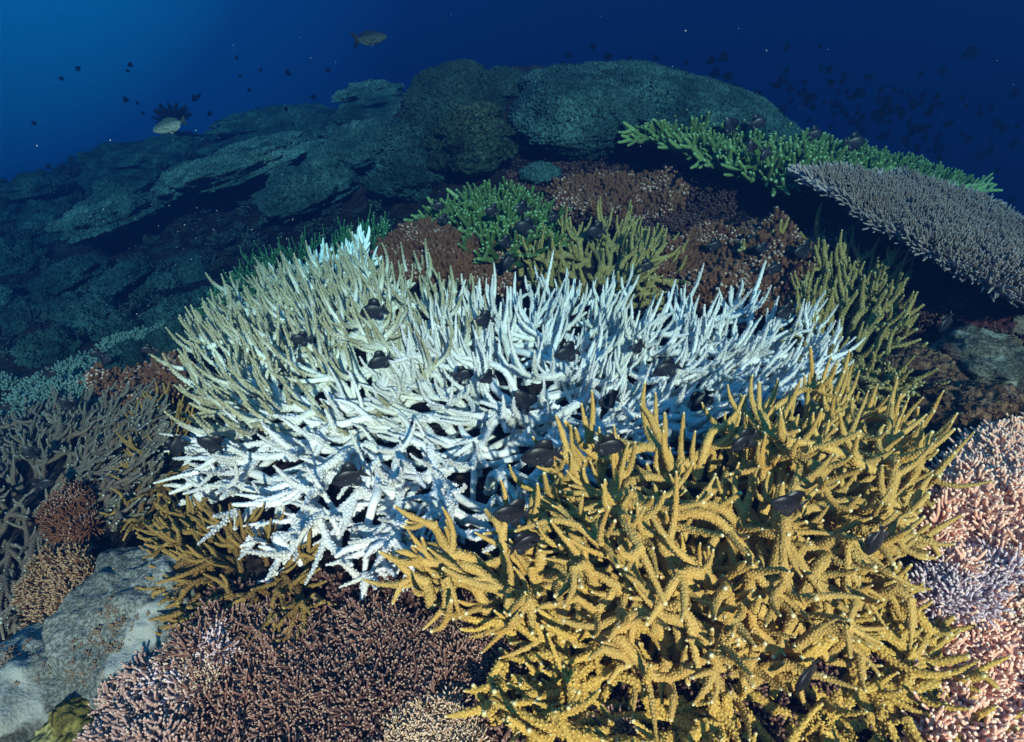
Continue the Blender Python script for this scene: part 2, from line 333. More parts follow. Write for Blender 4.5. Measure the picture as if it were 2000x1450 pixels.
# ------------------------------------------------------------------ staghorn builder
def staghorn(name, label, cat, poly, centre, mat, h=surf, net=0, curlk=1.0, nrun=80, rl=(.25, .45), r=.016, fl=.17, sp=.06, off=(0, .08), upn=1.0, rimflat=.75,
             bead=None, k=7, nch=60, rimpx=110, side=.7, fork=.3, spread=1.0, thick=1.0, group=None, lean=(0, 0, 0), endlift=1.0, ref=None):
    poly = np.array(poly, float); W = np.array([march(*p, h) for p in poly]); x0, y0 = W[:, :2].min(0); x1, y1 = W[:, :2].max(0)
    cw = march(*centre, h); root = empty(name, (cw[0], cw[1], float(h(cw[0], cw[1])[0]))); tag(root, label, cat, group)
    def okp(xy):
        z = h(xy[:, 0], xy[:, 1]); pp = project(np.column_stack([xy, z])); return inpoly(pp, poly), edged(pp, poly), z
    xy = np.column_stack([rng.uniform(x0, x1, 12000), rng.uniform(y0, y1, 12000)]); ok, ed, z = okp(xy); xy = xy[ok]; ed = ed[ok]
    sel = []                                     # poisson-like choice
    pool = list(range(len(xy)))
    area = (x1-x0)*(y1-y0)*ok.mean(); dmin = .72*math.sqrt(area/nrun)
    for q in pool:
        if all((xy[q, 0]-xy[t_, 0])**2+(xy[q, 1]-xy[t_, 1])**2 > dmin*dmin for t_ in sel):
            sel.append(q)
            if len(sel) >= nrun: break
    groups = [Tubes() for _ in range(min(nch, len(sel)))]
    sel.sort(key=lambda q: (round(xy[q, 0]/.35), xy[q, 1]))
    lean = np.array(lean, float)
    for idx, q in enumerate(sel):
        tb = groups[idx*len(groups)//len(sel)]
        p = xy[q]; o2 = p-cw[:2]; dist = np.linalg.norm(o2); o2 = o2/(dist+1e-6)
        a0 = math.atan2(o2[1], o2[0])+rng.normal(0, .9*spread); Ln = rng.uniform(*rl); n = max(8, int(Ln/.022))
        rr = r*rng.uniform(.85, 1.2)
        P = []; q2 = p.copy(); a = a0; curl = rng.normal(0, .9)*curlk; wv_ = rng.uniform(.008, .022)*curlk; wp_ = rng.random()*6.28
        for s_ in range(n):
            P.append(q2.copy()); a += curl*.03+rng.normal(0, .07); q2 = q2+np.array([math.cos(a), math.sin(a)])*Ln/(n-1)
        P = np.array(P); ok, ed2, zz = okp(P)
        inside = ok | (ed2 < 25); cut = n if inside.all() else max(5, int(np.argmin(inside)))
        P = P[:cut]; zz = zz[:cut]; n = cut; tt = np.linspace(0, 1, n)
        rim = float(np.clip(1-ed2[:n][-1]/rimpx, 0, 1)) if ok[n-1] else 1.0
        rim *= float(np.clip(.55-o2[1]*.9, .12, 1))
        u = upn*(1-rimflat*rim); base = rng.uniform(*off)
        zz = zz+base+endlift*u*.10*tt**3 - (base+.05)*np.clip(1-tt/.22, 0, 1)**2 + wv_*np.sin(tt*7.5+wp_)
        P3 = np.column_stack([P, zz]); Lr = np.linalg.norm(np.diff(P3, axis=0), axis=1).sum(); RF = ref or fl
        R0 = rr*thick*(1.12-.30*tt-.36*tt**4)*(1+.07*np.sin(tt*17+idx))
        tb.add(P3, R0, k+1, RF, bead)
        if rng.random() < .6:
            i1 = rng.integers(n//4, max(n//4+1, n//2)); T1 = nrm(P3[i1+1]-P3[i1]); d1 = T1*.8+np.cross(T1, UP)*rng.choice([-1, 1])*.8
            F2 = grow(P3[i1], d1, Lr*rng.uniform(.3, .5), 9, nrm(T1+UP*.8*u), 1.5); tb.add(F2, rr*np.linspace(1.15, .45, 9), k, RF, bead)
        T = nrm(np.gradient(P3, axis=0)); out3 = np.array([o2[0], o2[1], 0]); sgn = 1 if rng.random() < .5 else -1
        s_ = sp*rng.uniform(.3, .9)
        while s_ < Lr*.93:
            f = s_/Lr; i0 = min(n-1, int(f*(n-1))); sgn = -sgn; sd_ = np.cross(T[i0], UP)*sgn
            d0 = sd_*side*rng.uniform(.6, 1.5)+T[i0]*.6+UP*.15*u+rng.normal(0, .12, 3)
            tgt = nrm(UP*u+out3*.35*(1-u)+lean+T[i0]*.35*(1-u)+rng.normal(0, .12, 3))
            Lf = fl*rng.uniform(.5, 1.2)*(1-.45*f*(1-u)); nf = 12
            F = grow(P3[i0]-d0/np.linalg.norm(d0)*rr*.3, d0, Lf, nf, tgt, rng.uniform(2.2, 4.6) if u > .45 else 2.0)
            t2 = np.linspace(0, 1, nf); rb = rr*rng.uniform(.72, .95); RR = rb*(1.45-.45*np.minimum(1, t2*4)**.6)*(1-.25*t2-.47*t2**4)*(1+.05*np.sin(t2*13+s_*90))
            tb.add(F, RR, k, RF, bead)
            m = rng.random()
            if m < fork:
                i1 = rng.integers(2, 5); Tf = nrm(F[i1+1]-F[i1]); d1 = Tf*.7+np.cross(Tf, rng.normal(0, 1, 3))*.8
                F2 = grow(F[i1], d1, Lf*rng.uniform(.3, .55), 6, tgt, 2.0); tb.add(F2, rb*.85*np.linspace(1.1, .6, 6), k, RF, bead)
                if m < fork*.35:
                    d1 = Tf*.7-np.cross(Tf, rng.normal(0, 1, 3))*.8; F2 = grow(F[i1], d1, Lf*rng.uniform(.25, .45), 6, tgt, 2.0); tb.add(F2, rb*.8*np.linspace(1.1, .6, 6), k, RF, bead)
            s_ += sp*rng.uniform(.7, 1.3)*(1+.45*rim)
    for _ in range(net):                                   # low thick connecting branches
        q = rng.integers(len(xy)); a = rng.random()*6.283; Ln = rng.uniform(.25, .5); n = 16; curl = rng.normal(0, 2.2); q2 = xy[q].copy(); P = []
        for s_ in range(n): P.append(q2.copy()); a += curl*.04+rng.normal(0, .1); q2 = q2+np.array([math.cos(a), math.sin(a)])*Ln/n
        P = np.array(P); ok, ed2, zz = okp(P)
        if not ok.all(): continue
        tt = np.linspace(0, 1, n); zz = zz+rng.uniform(off[0]-.03, (off[0]+off[1])/2)-.08*(np.clip(1-tt/.15, 0, 1)**2+np.clip((tt-.85)/.15, 0, 1)**2)
        near = min(range(len(sel)), key=lambda t_: ((xy[sel[t_]]-xy[q])**2).sum())
        groups[near*len(groups)//len(sel)].add(np.column_stack([P, zz]), r*thick*rng.uniform(.75, 1.25)*(1+.12*np.sin(tt*19)), k+2, .05*fl, None if mat is WHITE else bead)
    for g_ in groups:
        if g_.n:
            b_ = g_.build('branch', mat, root); b_.matrix_parent_inverse = root.matrix_world.inverted()
            b_.matrix_parent_inverse.identity(); V_ = np.empty(len(b_.data.vertices)*3, np.float32); b_.data.vertices.foreach_get('co', V_)
            V_ = V_.reshape(-1, 3)-np.array(root.location, np.float32); b_.data.vertices.foreach_set('co', V_.ravel()); b_.data.update()
    print(name, len(sel), 'runners', sum(g_.n for g_ in groups), 'verts')
    return root
# ------------------------------------------------------------------ clumps / mats
def bush_proto(nst=9, Ln=.05, r=.005, k=5, fork=3, spread=1.0, knob=1.2, tipr=.75, nseg=5):
    tb = Tubes()
    for q in range(nst):
        th = rng.random()*6.283; el = math.acos(1-rng.random()*.75*spread); d = np.array([math.sin(el)*math.cos(th), math.sin(el)*math.sin(th), math.cos(el)])
        l = Ln*rng.uniform(.7, 1.25); P = grow(np.zeros(3)-d*.2*Ln, d, l, nseg, UP, .5, .35); tb.add(P, r*np.linspace(1.3, tipr, nseg), k, Ln*1.2, None, knob=knob)
        for f in range(fork):
            i0 = rng.integers(1, nseg-1); T = nrm(P[i0+1]-P[i0]); d1 = T*.7+nrm(np.cross(T, rng.normal(0, 1, 3)))*.8
            P2 = grow(P[i0], d1, l*rng.uniform(.3, .6), 4, nrm(T+UP), .8, .3); tb.add(P2, r*np.linspace(1.0, tipr*.9, 4), k, Ln*1.0, None, knob=knob)
    return tb.arrays()
def poly_points(poly, n, h=surf, jit=.75):
    poly = np.array(poly, float); W = np.array([march(*p, h) for p in poly]); x0, y0 = W[:, :2].min(0); x1, y1 = W[:, :2].max(0)
    m = n*14+2000; xy = np.column_stack([rng.uniform(x0, x1, m), rng.uniform(y0, y1, m)]); z = h(xy[:, 0], xy[:, 1])
    pp = project(np.column_stack([xy, z])); ok = inpoly(pp, poly); xy = xy[ok]; z = z[ok]; area = (x1-x0)*(y1-y0)*ok.mean()
    dmin = jit*math.sqrt(area/n); cell = {}; keep = []
    for q in range(len(xy)):
        a, b = int(xy[q, 0]//dmin), int(xy[q, 1]//dmin)
        if any((xy[q, 0]-xy[t_, 0])**2+(xy[q, 1]-xy[t_, 1])**2 < dmin*dmin for da in (-1, 0, 1) for db in (-1, 0, 1) for t_ in cell.get((a+da, b+db), ())): continue
        cell.setdefault((a, b), []).append(q); keep.append(q)
        if len(keep) >= n: break
    P = np.column_stack([xy[keep], z[keep]]); return P
def snormal(P, h=surf, e_=.03):
    zx = (h(P[:, 0]+e_, P[:, 1])-h(P[:, 0]-e_, P[:, 1]))/(2*e_); zy = (h(P[:, 0], P[:, 1]+e_)-h(P[:, 0], P[:, 1]-e_))/(2*e_)
    return nrm(np.column_stack([-zx, -zy, np.ones(len(P))]))
def mat_patch(name, label, cat, poly, n, protos, mat, h=surf, scl=(.8, 1.3), lumps=.04, tilt=.35, group=None, kind=None, lift=0):
    P = poly_points(poly, n, h); Nn = nrm(snormal(P, h)+rng.normal(0, tilt, P.shape))
    P[:, 2] += lumps*fbm(P*4, 21, 2)+lift; A = scatter(protos, P, Nn, rng.uniform(*scl, len(P)))
    org = P.mean(0); o = link(name, A[0]-org, [A[1], A[2]], mat, None, A[3]); o.location = org; tag(o, label, cat, group, kind); print(name, len(P), len(A[0])); return o
def blob_arrays(rx, ry, rz, seed, amp=.18, freq=2.0, nu=110, nv=60, flat=.45, ridg=0.0, sq=1.0, fine=.03):
    u = np.linspace(0, 2*math.pi, nu, endpoint=False); v = np.linspace(-math.pi/2+.02, math.pi/2-.02, nv); U, Vv = np.meshgrid(u, v)
    cv = np.cos(Vv)**sq; d = np.stack([cv*np.cos(U), cv*np.sin(U), np.sin(Vv)], -1).reshape(-1, 3)
    disp = 1+amp*fbm(d*freq+seed*3.7, seed, 4)+fine*fbm(d*freq*9+seed, seed+5, 2)
    if ridg: disp += ridg*np.cos(np.arctan2(d[:, 1], d[:, 0])*26+2*fbm(d*3, seed, 2))*(1-np.abs(d[:, 2]))
    V = d*disp[:, None]*np.array([rx, ry, rz]); V[:, 2] = np.where(V[:, 2] < 0, V[:, 2]*flat, V[:, 2])
    i = np.arange(nv-1)[:, None]*nu; j = np.arange(nu)[None, :]; j2 = (j+1) % nu
    Q = np.stack([i+j, i+j2, i+nu+j2, i+nu+j], -1).reshape(-1, 4)
    top = np.arange(nu)+(nv-1)*nu; V = np.vstack([V, [V[top].mean(0)], [V[:nu].mean(0)]])
    T = np.stack([top, np.roll(top, -1), np.full(nu, len(V)-2)], -1); T2 = np.stack([np.roll(np.arange(nu), -1), np.arange(nu), np.full(nu, len(V)-1)], -1)
    return V, Q, np.vstack([T, T2])
def add_fuzz(V, Q, T, nf, hgt, wid, zmin=-9, tuft=1):
    a, b, c, d = (V[Q[:, q]] for q in range(4)); nr = np.cross(c-a, d-b); ar = np.linalg.norm(nr, axis=1); nr = nr/(ar[:, None]+1e-12)
    w_ = ar*np.clip(nr[:, 2]+.6, .05, 1); f = rng.choice(len(Q), nf, p=w_/w_.sum()); s = rng.random((nf, 1)); t = rng.random((nf, 1))
    p = (a[f]*(1-s)+b[f]*s)*(1-t)+(d[f]*(1-s)+c[f]*s)*t; n = nrm(nr[f]+rng.normal(0, .45, (nf, 3))); x = nrm(np.cross(n, [.3, .2, .9])); y = np.cross(n, x)
    hh = hgt*(.5+rng.random((nf, 1))); ww = wid*(.7+.6*rng.random((nf, 1)))
    p0 = p-n*hh*.2
    vs = [p0+ww*(x*math.cos(k_*2.094)+y*math.sin(k_*2.094)) for k_ in range(3)]+[p0+n*hh+ww*.45*(x*math.cos(k_*2.094)+y*math.sin(k_*2.094)) for k_ in range(3)]
    W = np.stack(vs, 1).reshape(-1, 3); B = np.arange(nf)[:, None]*6+len(V); k3 = np.arange(3)[None, :]; k4 = (k3+1) % 3
    Qf = np.stack([B+k3, B+k4, B+3+k4, B+3+k3], -1).reshape(-1, 4); Tf = np.concatenate([B+3, B+4, B+5], 1)
    return np.vstack([V, W]), np.vstack([Q, Qf]), np.vstack([T, Tf])
_bs = [0]
def blob(name, label, cat, px, py, Y, wpx, hpx, mat, depth=1.0, roll=0, yaw=0, pitch=0, fuzz=0, fh=.03, fw=.01, group=None, **kw):
    _bs[0] += 1
    if Y is None: Y = march(px, py)[1]
    c = at(px, py, Y); m = mpp(px, py, Y); rx = wpx/2*m; rz = hpx/2*m*1.1; ry = rx*depth
    V, Q, T = blob_arrays(rx, ry, rz, _bs[0], **kw)
    if fuzz: V, Q, T = add_fuzz(V, Q, T, fuzz, fh, fw)
    cr_, sr_ = math.cos(R(roll)), math.sin(R(roll)); V = V@np.array([[cr_, 0, sr_], [0, 1, 0], [-sr_, 0, cr_]])   # raise right side
    cp_, sp_ = math.cos(R(pitch)), math.sin(R(pitch)); V = V@np.array([[1, 0, 0], [0, cp_, sp_], [0, -sp_, cp_]])
    cy, sy = math.cos(R(yaw)), math.sin(R(yaw)); V = V@np.array([[cy, sy, 0], [-sy, cy, 0], [0, 0, 1]])
    o = link(name, V, [Q, T], mat); o.location = c; tag(o, label, cat, group); return o
# ------------------------------------------------------------------ table corals
def table(name, label, cat, rim, centre, protos, mat, n, scl, slabmat, slab_t=.05, outl=.9, edgepx=60, post=True, inner_up=1.0, group=None):
    """rim: list of (px,py,Y) round the plate"""
    W = np.array([at(*p) for p in rim]); cw = at(*centre); c0 = W.mean(0); _, _, vt = np.linalg.svd(W-c0); nr = vt[2]*(1 if vt[2, 2] > 0 else -1)
    ax = nrm(np.cross(nr, [0, 1, 0])); ay = np.cross(nr, ax); P2 = np.stack([(W-c0)@ax, (W-c0)@ay], 1)
    hp = sorted(map(tuple, P2)); hull = []
    for seq in (hp, hp[::-1]):
        part = []
        for p_ in seq:
            while len(part) > 1 and (part[-1][0]-part[-2][0])*(p_[1]-part[-2][1])-(part[-1][1]-part[-2][1])*(p_[0]-part[-2][0]) <= 0: part.pop()
            part.append(p_)
        hull += part[:-1]
    P2 = np.array(hull)
    root = empty(name, tuple(cw)); tag(root, label, cat, group)
    m = n*20+500; q = np.column_stack([rng.uniform(P2[:, 0].min(), P2[:, 0].max(), m), rng.uniform(P2[:, 1].min(), P2[:, 1].max(), m)]); q = q[inpoly(q, P2)]
    area = (np.ptp(P2[:, 0]))*(np.ptp(P2[:, 1]))*len(q)/m; dmin = .72*math.sqrt(area/n); keep = []; cell = {}
    for t_ in range(len(q)):
        a, b = int(q[t_, 0]//dmin), int(q[t_, 1]//dmin)
        if any(((q[t_]-q[s_])**2).sum() < dmin*dmin for da in (-1, 0, 1) for db in (-1, 0, 1) for s_ in cell.get((a+da, b+db), ())): continue
        cell.setdefault((a, b), []).append(t_); keep.append(t_)
        if len(keep) >= n: break
    q = q[keep]; ed = edged(q, P2); sz = math.sqrt(area); e_ = np.clip(1-ed/(sz*.16), 0, 1)
    pts = c0+q[:, :1]*ax+q[:, 1:]*ay+nr*(-.012+.018*fbm(np.column_stack([q*4, q[:, 0]*0]), 31, 2))[:, None]
    cc = np.array([(cw-c0)@ax, (cw-c0)@ay]); o2 = nrm(q-cc); outv = o2[:, :1]*ax+o2[:, 1:]*ay
    ups = nrm(UP*inner_up*(1-.75*e_[:, None])+nr*.3+outv*(.25+outl*e_[:, None])+rng.normal(0, .22, (len(q), 3)))
    A = scatter(protos, pts, ups, rng.uniform(*scl, len(q))*(.75+.5*(fbm(np.column_stack([q*3, q[:, 0]*0]), 5, 2)*.5+.5)), np.clip(1-ed/(sz*.05), 0, 1)*(.4+.6*(q[:, 1] < cc[1])))
    o = link('branches', A[0]-cw, [A[1], A[2]], mat, root, A[3])
    # slab under the branchlets, shrunk a little, lumpy
    nb = 90; per = np.vstack([P2, P2[:1]]); sg = np.concatenate([[0], np.cumsum(np.linalg.norm(np.diff(per, axis=0), axis=1))]); tt = np.linspace(0, sg[-1], nb, endpoint=False)
    ring = np.column_stack([np.interp(tt, sg, per[:, 0]), np.interp(tt, sg, per[:, 1])]); cen = ring.mean(0); rows = 12; Vt = []; Vb = []
    for r_ in range(rows):
        f = (r_+.3)/rows*.97; pr = cen+(ring-cen)*f*(1+.02*rng.normal(0, 1, (nb, 1))*(f > .9)); P = c0+pr[:, :1]*ax+pr[:, 1:]*ay
        Vt.append(P+nr*(-.030+.012*fbm(P*5, 8, 2))[:, None]); Vb.append(P-nr*(.03+slab_t*(1.6-.9*f)+.03*np.abs(fbm(P*6, 18, 3)))[:, None])
    V = np.vstack(Vt+Vb[::-1])-cw; i = np.arange(2*rows-1)[:, None]*nb; j = np.arange(nb)[None, :]; j2 = (j+1) % nb
    Q = np.stack([i+j, i+j2, i+nb+j2, i+nb+j], -1).reshape(-1, 4); V = np.vstack([V, V[:nb].mean(0)[None], V[-nb:].mean(0)[None]])
    T = np.stack([np.roll(np.arange(nb), -1), np.arange(nb), np.full(nb, len(V)-2)], -1); e0 = (2*rows-1)*nb+np.arange(nb); T2 = np.stack([e0, np.roll(e0, -1), np.full(nb, len(V)-1)], -1)
    link('plate', V, [Q, np.vstack([T, T2])], slabmat, root)
    if post:
        c3 = c0+cen[0]*ax+cen[1]*ay-nr*slab_t; g = float(surf(c3[0], c3[1])[0]); tb = Tubes(); n_ = 8
        if g < c3[2]-.05:
            Pp = np.column_stack([np.full(n_, c3[0]), np.full(n_, c3[1])+np.linspace(.0, .1, n_), np.linspace(c3[2]-.035, g-.1, n_)])-cw; tb.add(Pp, sz*np.linspace(.17, .09, n_)**1.0, 18, lump=.2); tb.build('stalk', slabmat, root)
    print(name, len(q), len(A[0])); return root
# ================================================================== PLACEMENT
# ---- large bleached thickets
POLY_TAN = [(430,880),(405,800),(420,720),(465,655),(530,610),(620,585),(720,570),(830,590),(900,640),(900,720),(820,800),(700,850),(560,880),(470,905)]
POLY_WHITE = [(900,660),(1010,625),(1150,640),(1300,650),(1420,650),(1560,690),(1600,760),(1540,830),(1300,880),(1180,960),(1060,1030),(900,1100),(760,1130),(640,1120),(530,1080),(490,1030),(430,1000),(400,930),(415,870),(520,870),(700,830),(830,760)]
staghorn('staghorn_coral', 'large bleached pure white staghorn thicket filling the middle of the picture', 'staghorn coral', POLY_WHITE, (1000,800), WHITE,
         nrun=185, rl=(.28,.5), r=.0100, fl=.185, sp=.066, off=(.02,.09), bead=(.0105,.0034), nch=90, rimpx=280, rimflat=.85, side=.5, spread=1.1, fork=.25, thick=1.2, net=170)
staghorn('staghorn_coral', 'partly bleached staghorn thicket with tan upright fingers left of the white thicket', 'staghorn coral', POLY_TAN, (800,800), TAN,
         nrun=125, rl=(.25,.45), r=.0102, fl=.185, sp=.060, off=(.02,.12), bead=(.012,.003), net=90, nch=60, rimpx=90, rimflat=.5, lean=(-.22,.05,0), fork=.12, thick=1.2)
staghorn('staghorn_coral', 'small cyan white staghorn cluster at the far tip of the tan-fingered thicket', 'staghorn coral', [(575,580),(620,548),(700,535),(730,560),(690,585),(610,600)], (660,575), CYAN,
         nrun=26, rl=(.2,.35), r=.013, fl=.13, sp=.06, off=(.05,.13), nch=13)
# ---- ochre thickets (right front)
def h_ochre(x, y):
    return surf(x, y)+.10
def bump_h(base, cpx, amp, rad):
    c = march(*cpx); 
    return lambda x, y: surf(x, y)+base+amp*np.exp(-((np.atleast_1d(x)-c[0])**2+(np.atleast_1d(y)-c[1])**2)/rad**2)
h_och = bump_h(.13, (1450,1000), .10, .55)
POLY_OCH = [(1090,930),(1200,930),(1320,920),(1440,880),(1560,840),(1660,820),(1740,850),(1775,920),(1780,1000),(1745,1100),(1690,1170),(1600,1240),(1500,1265),(1380,1285),(1240,1265),(1120,1220),(1010,1150),(900,1170),(830,1170),(800,1130),(860,1100),(960,1090),(1040,1060),(1080,1000)]
staghorn('staghorn_coral', 'big healthy ochre staghorn thicket with pale growing tips, front right of the white one', 'staghorn coral', POLY_OCH, (1380,960), OCHRE, h=h_och,
         nrun=175, rl=(.26,.46), r=.0087, fl=.158, sp=.076, curlk=1.9, off=(-.12,.10), bead=(.0068,.0022), net=60, nch=90, rimpx=190, k=8, rimflat=.85, side=.85, spread=1.3, thick=1.15, fork=.3)
POLY_LOW = [(1000,1290),(1150,1240),(1500,1240),(1730,1210),(1780,1270),(1840,1380),(1900,1520),(1500,1560),(1080,1500),(960,1380)]
staghorn('staghorn_coral', 'low yellow ochre staghorn thicket at the bottom edge under the big ochre thicket', 'staghorn coral', POLY_LOW, (1450,1330), OCHRE2,
         nrun=90, rl=(.26,.46), r=.0086, fl=.145, sp=.080, curlk=1.9, net=50, off=(.03,.09), bead=(.0085,.003), nch=40, rimpx=200, k=8, upn=.6, rimflat=.7, thick=1.3)
staghorn('staghorn_coral', 'olive ochre staghorn running up the right side behind the white thicket', 'staghorn coral', [(1590,560),(1660,560),(1720,610),(1750,700),(1750,800),(1600,800),(1560,700),(1580,620)], (1640,690), OLIVE,
         nrun=60, rl=(.25,.42), r=.0115, fl=.165, sp=.066, net=20, off=(.02,.10), bead=(.012,.003), nch=22, fork=.4)
staghorn('staghorn_coral', 'thick olive brown staghorn behind the middle of the white thicket, below the lime table coral', 'staghorn coral', [(1010,540),(1120,500),(1230,490),(1300,540),(1290,590),(1180,600),(1060,580)], (1160,570), OLIVE,
         nrun=44, rl=(.3,.5), r=.0125, fl=.155, sp=.070, off=(.0,.12), nch=34, net=20, upn=.8, lean=(.1,0,0), bead=(.012,.003), fork=.4)
staghorn('staghorn_coral', 'small yellow green staghorn sprig among rusty knobby coral, upper right', 'staghorn coral', [(1465,530),(1510,520),(1520,545),(1480,548)], (1490,540), OLIVE,
         nrun=4, rl=(.1,.2), r=.018, fl=.15, sp=.07, off=(.02,.06), nch=3)
staghorn('staghorn_coral', 'sparse green staghorn sprig above the olive staghorn at right', 'staghorn coral', [(1570,520),(1620,505),(1625,545),(1580,560)], (1600,540), OLIVE,
         nrun=6, rl=(.15,.3), r=.017, fl=.16, sp=.08, off=(.02,.06), nch=5)
# ---- lower left staghorns
staghorn('staghorn_coral', 'thin golden brown staghorn in front of the lower left rim of the white thicket', 'staghorn coral', [(320,1050),(420,1030),(520,1090),(620,1150),(640,1190),(560,1230),(440,1240),(350,1260),(330,1180)], (520,1130), GOLDB,
         nrun=60, rl=(.16,.30), r=.0068, net=40, fl=.09, sp=.045, off=(.0,.05), nch=26, upn=.45, rimpx=120, bead=(.007,.0016), k=6, rimflat=.8)
staghorn('staghorn_coral', 'straggly dull gold staghorn between the grey brown field and the white rim', 'staghorn coral', [(280,840),(340,820),(345,900),(330,1010),(270,1040),(250,1000),(290,920)], (320,930), GOLDB,
         nrun=34, rl=(.16,.30), r=.0062, fl=.10, sp=.05, off=(.0,.06), nch=16, upn=.5, k=6)
staghorn('staghorn_coral', 'wide field of thin grey brown staghorn at the left edge', 'staghorn coral', [(-40,860),(120,830),(290,810),(320,860),(290,960),(230,1040),(150,1090),(110,1100),(70,1180),(30,1230),(-40,1240)], (60,980), GREYB,
         nrun=215, rl=(.20,.38), r=.0080, fl=.085, sp=.042, off=(.0,.07), nch=75, upn=.35, rimpx=110, k=6, bead=(.008,.0016), rimflat=.7)
# ---- dark green thicket behind the tan one
staghorn('staghorn_coral', 'dark green thin staghorn strip behind the far left edge of the tan thicket', 'staghorn coral', [(415,640),(440,600),(520,545),(640,505),(740,490),(760,530),(640,550),(540,590),(460,640)], (600,580), GREEN,
         nrun=70, rl=(.2,.4), r=.010, fl=.16, sp=.055, off=(.0,.10), nch=45, k=5)
# ---- table corals
proto_f = []
for q in range(10):                                   # upright fingers with two or three side fingers
    tb = Tubes(); P = grow(np.zeros(3), np.array([rng.normal(0,.2), rng.normal(0,.2), 1]), 1.0, 6, UP, .6, .3); tb.add(P, .115*np.linspace(1.2,.6,6), 6, 1.0)
    for f in range(rng.integers(1,4)):
        i0 = rng.integers(1,4); d1 = np.array([rng.normal(0,.8), rng.normal(0,.8), .6]); tb.add(grow(P[i0], d1, rng.uniform(.4,.7), 5, UP, 1.2, .2), .095*np.linspace(1.1,.6,5), 6, 1.0)
    proto_f.append(tb.arrays())
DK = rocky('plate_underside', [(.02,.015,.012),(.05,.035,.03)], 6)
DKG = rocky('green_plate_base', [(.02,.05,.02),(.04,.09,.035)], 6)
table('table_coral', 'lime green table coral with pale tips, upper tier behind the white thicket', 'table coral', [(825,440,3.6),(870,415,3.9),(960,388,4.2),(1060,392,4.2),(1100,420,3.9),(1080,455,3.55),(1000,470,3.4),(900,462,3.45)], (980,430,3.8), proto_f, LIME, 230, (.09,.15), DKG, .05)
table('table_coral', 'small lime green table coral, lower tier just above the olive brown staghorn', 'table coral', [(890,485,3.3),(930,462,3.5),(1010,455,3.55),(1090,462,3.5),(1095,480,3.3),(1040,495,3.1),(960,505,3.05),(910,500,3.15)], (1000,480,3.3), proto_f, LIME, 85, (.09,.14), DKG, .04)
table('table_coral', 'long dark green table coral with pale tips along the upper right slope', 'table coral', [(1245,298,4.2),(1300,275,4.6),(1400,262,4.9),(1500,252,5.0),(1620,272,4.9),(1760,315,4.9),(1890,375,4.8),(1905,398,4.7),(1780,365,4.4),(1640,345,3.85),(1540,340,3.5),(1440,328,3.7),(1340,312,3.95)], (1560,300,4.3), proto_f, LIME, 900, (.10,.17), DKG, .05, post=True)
proto_s = []
for q in range(10):
    tb = Tubes()
    for f in range(3):
        tb.add(grow(np.array([rng.normal(0,.12), rng.normal(0,.12), 0]), np.array([rng.normal(0,.45), rng.normal(0,.45), 1]), rng.uniform(.7,1.2), 5, UP, .5, .3), .10*np.linspace(1.2,.5,5), 5, 1.0)
    proto_s.append(tb.arrays())
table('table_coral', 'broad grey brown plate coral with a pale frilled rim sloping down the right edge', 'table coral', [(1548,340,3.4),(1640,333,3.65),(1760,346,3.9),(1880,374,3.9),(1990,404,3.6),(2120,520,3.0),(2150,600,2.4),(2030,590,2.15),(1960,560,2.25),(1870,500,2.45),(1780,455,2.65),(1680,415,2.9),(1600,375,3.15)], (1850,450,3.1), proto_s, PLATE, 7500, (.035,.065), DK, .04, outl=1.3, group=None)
# ---- rusty knobby corals
knob = [bush_proto(8, .055, .010, 5, 2, 1.1, 1.2, 1.0, 4) for _ in range(8)]
mat_patch('knobby_coral', 'rusty brown knobby coral mound with white tips left of the lime tables', 'knobby coral', [(750,545),(770,500),(860,490),(960,500),(1000,540),(990,570),(860,580),(780,575)], 210, knob, RUST, scl=(.7,1.5), lumps=.09, lift=.04)
mat_patch('knobby_coral', 'dark knobby coral with white tips right of the upper lime table', 'knobby coral', [(1085,380),(1180,350),(1320,360),(1330,400),(1300,440),(1150,440),(1090,420)], 280, knob, RUST, scl=(.7,1.5), lumps=.09, lift=.06)
mat_patch('knobby_coral', 'copper brown knobby coral behind the right end of the white thicket', 'knobby coral', [(1290,560),(1310,500),(1380,470),(1480,450),(1550,480),(1570,560),(1560,620),(1440,630),(1330,610)], 400, knob, RUST, lumps=.10, scl=(.7,1.5), lift=.05)
mat_patch('knobby_coral', 'dark knobby coral with few white tips above the grey brown field at left', 'knobby coral', [(180,780),(210,735),(300,715),(370,740),(350,790),(280,810)], 180, knob, RUST, lumps=.04, lift=.02)
# ---- soft coral mats along the bottom
soft = [bush_proto(22, .064, .0027, 5, 5, 1.15, 1.1, .8, 6) for _ in range(14)]
softp = [bush_proto(20, .052, .0030, 5, 5, 1.1, 1.2, .9, 5) for _ in range(14)]
mat_patch('soft_coral', 'brown pink branching soft coral carpet at the bottom below the white thicket', 'soft coral', [(380,1300),(420,1240),(560,1200),(700,1190),(820,1230),(960,1290),(1100,1340),(1250,1470),(1200,1560),(820,1560),(420,1560),(390,1400)], 480, soft, PINKB, lumps=.09, scl=(.55,1.2), tilt=.5)
mat_patch('soft_coral', 'paler dusty pink soft coral clump in the lower left corner by the lavender corals', 'soft coral', [(210,1420),(250,1370),(310,1340),(370,1360),(400,1450),(380,1560),(200,1560)], 60, softp, PINKL, lumps=.04, scl=(.9,1.3), lift=.03)
mat_patch('soft_coral', 'bright pink branching soft coral bank along the right edge', 'soft coral', [(1800,1080),(1830,980),(1900,900),(1990,860),(2400,860),(2450,1180),(1950,1160),(1840,1180)], 600, softp, PINK, lumps=.07, scl=(.8,1.7), lift=.04)
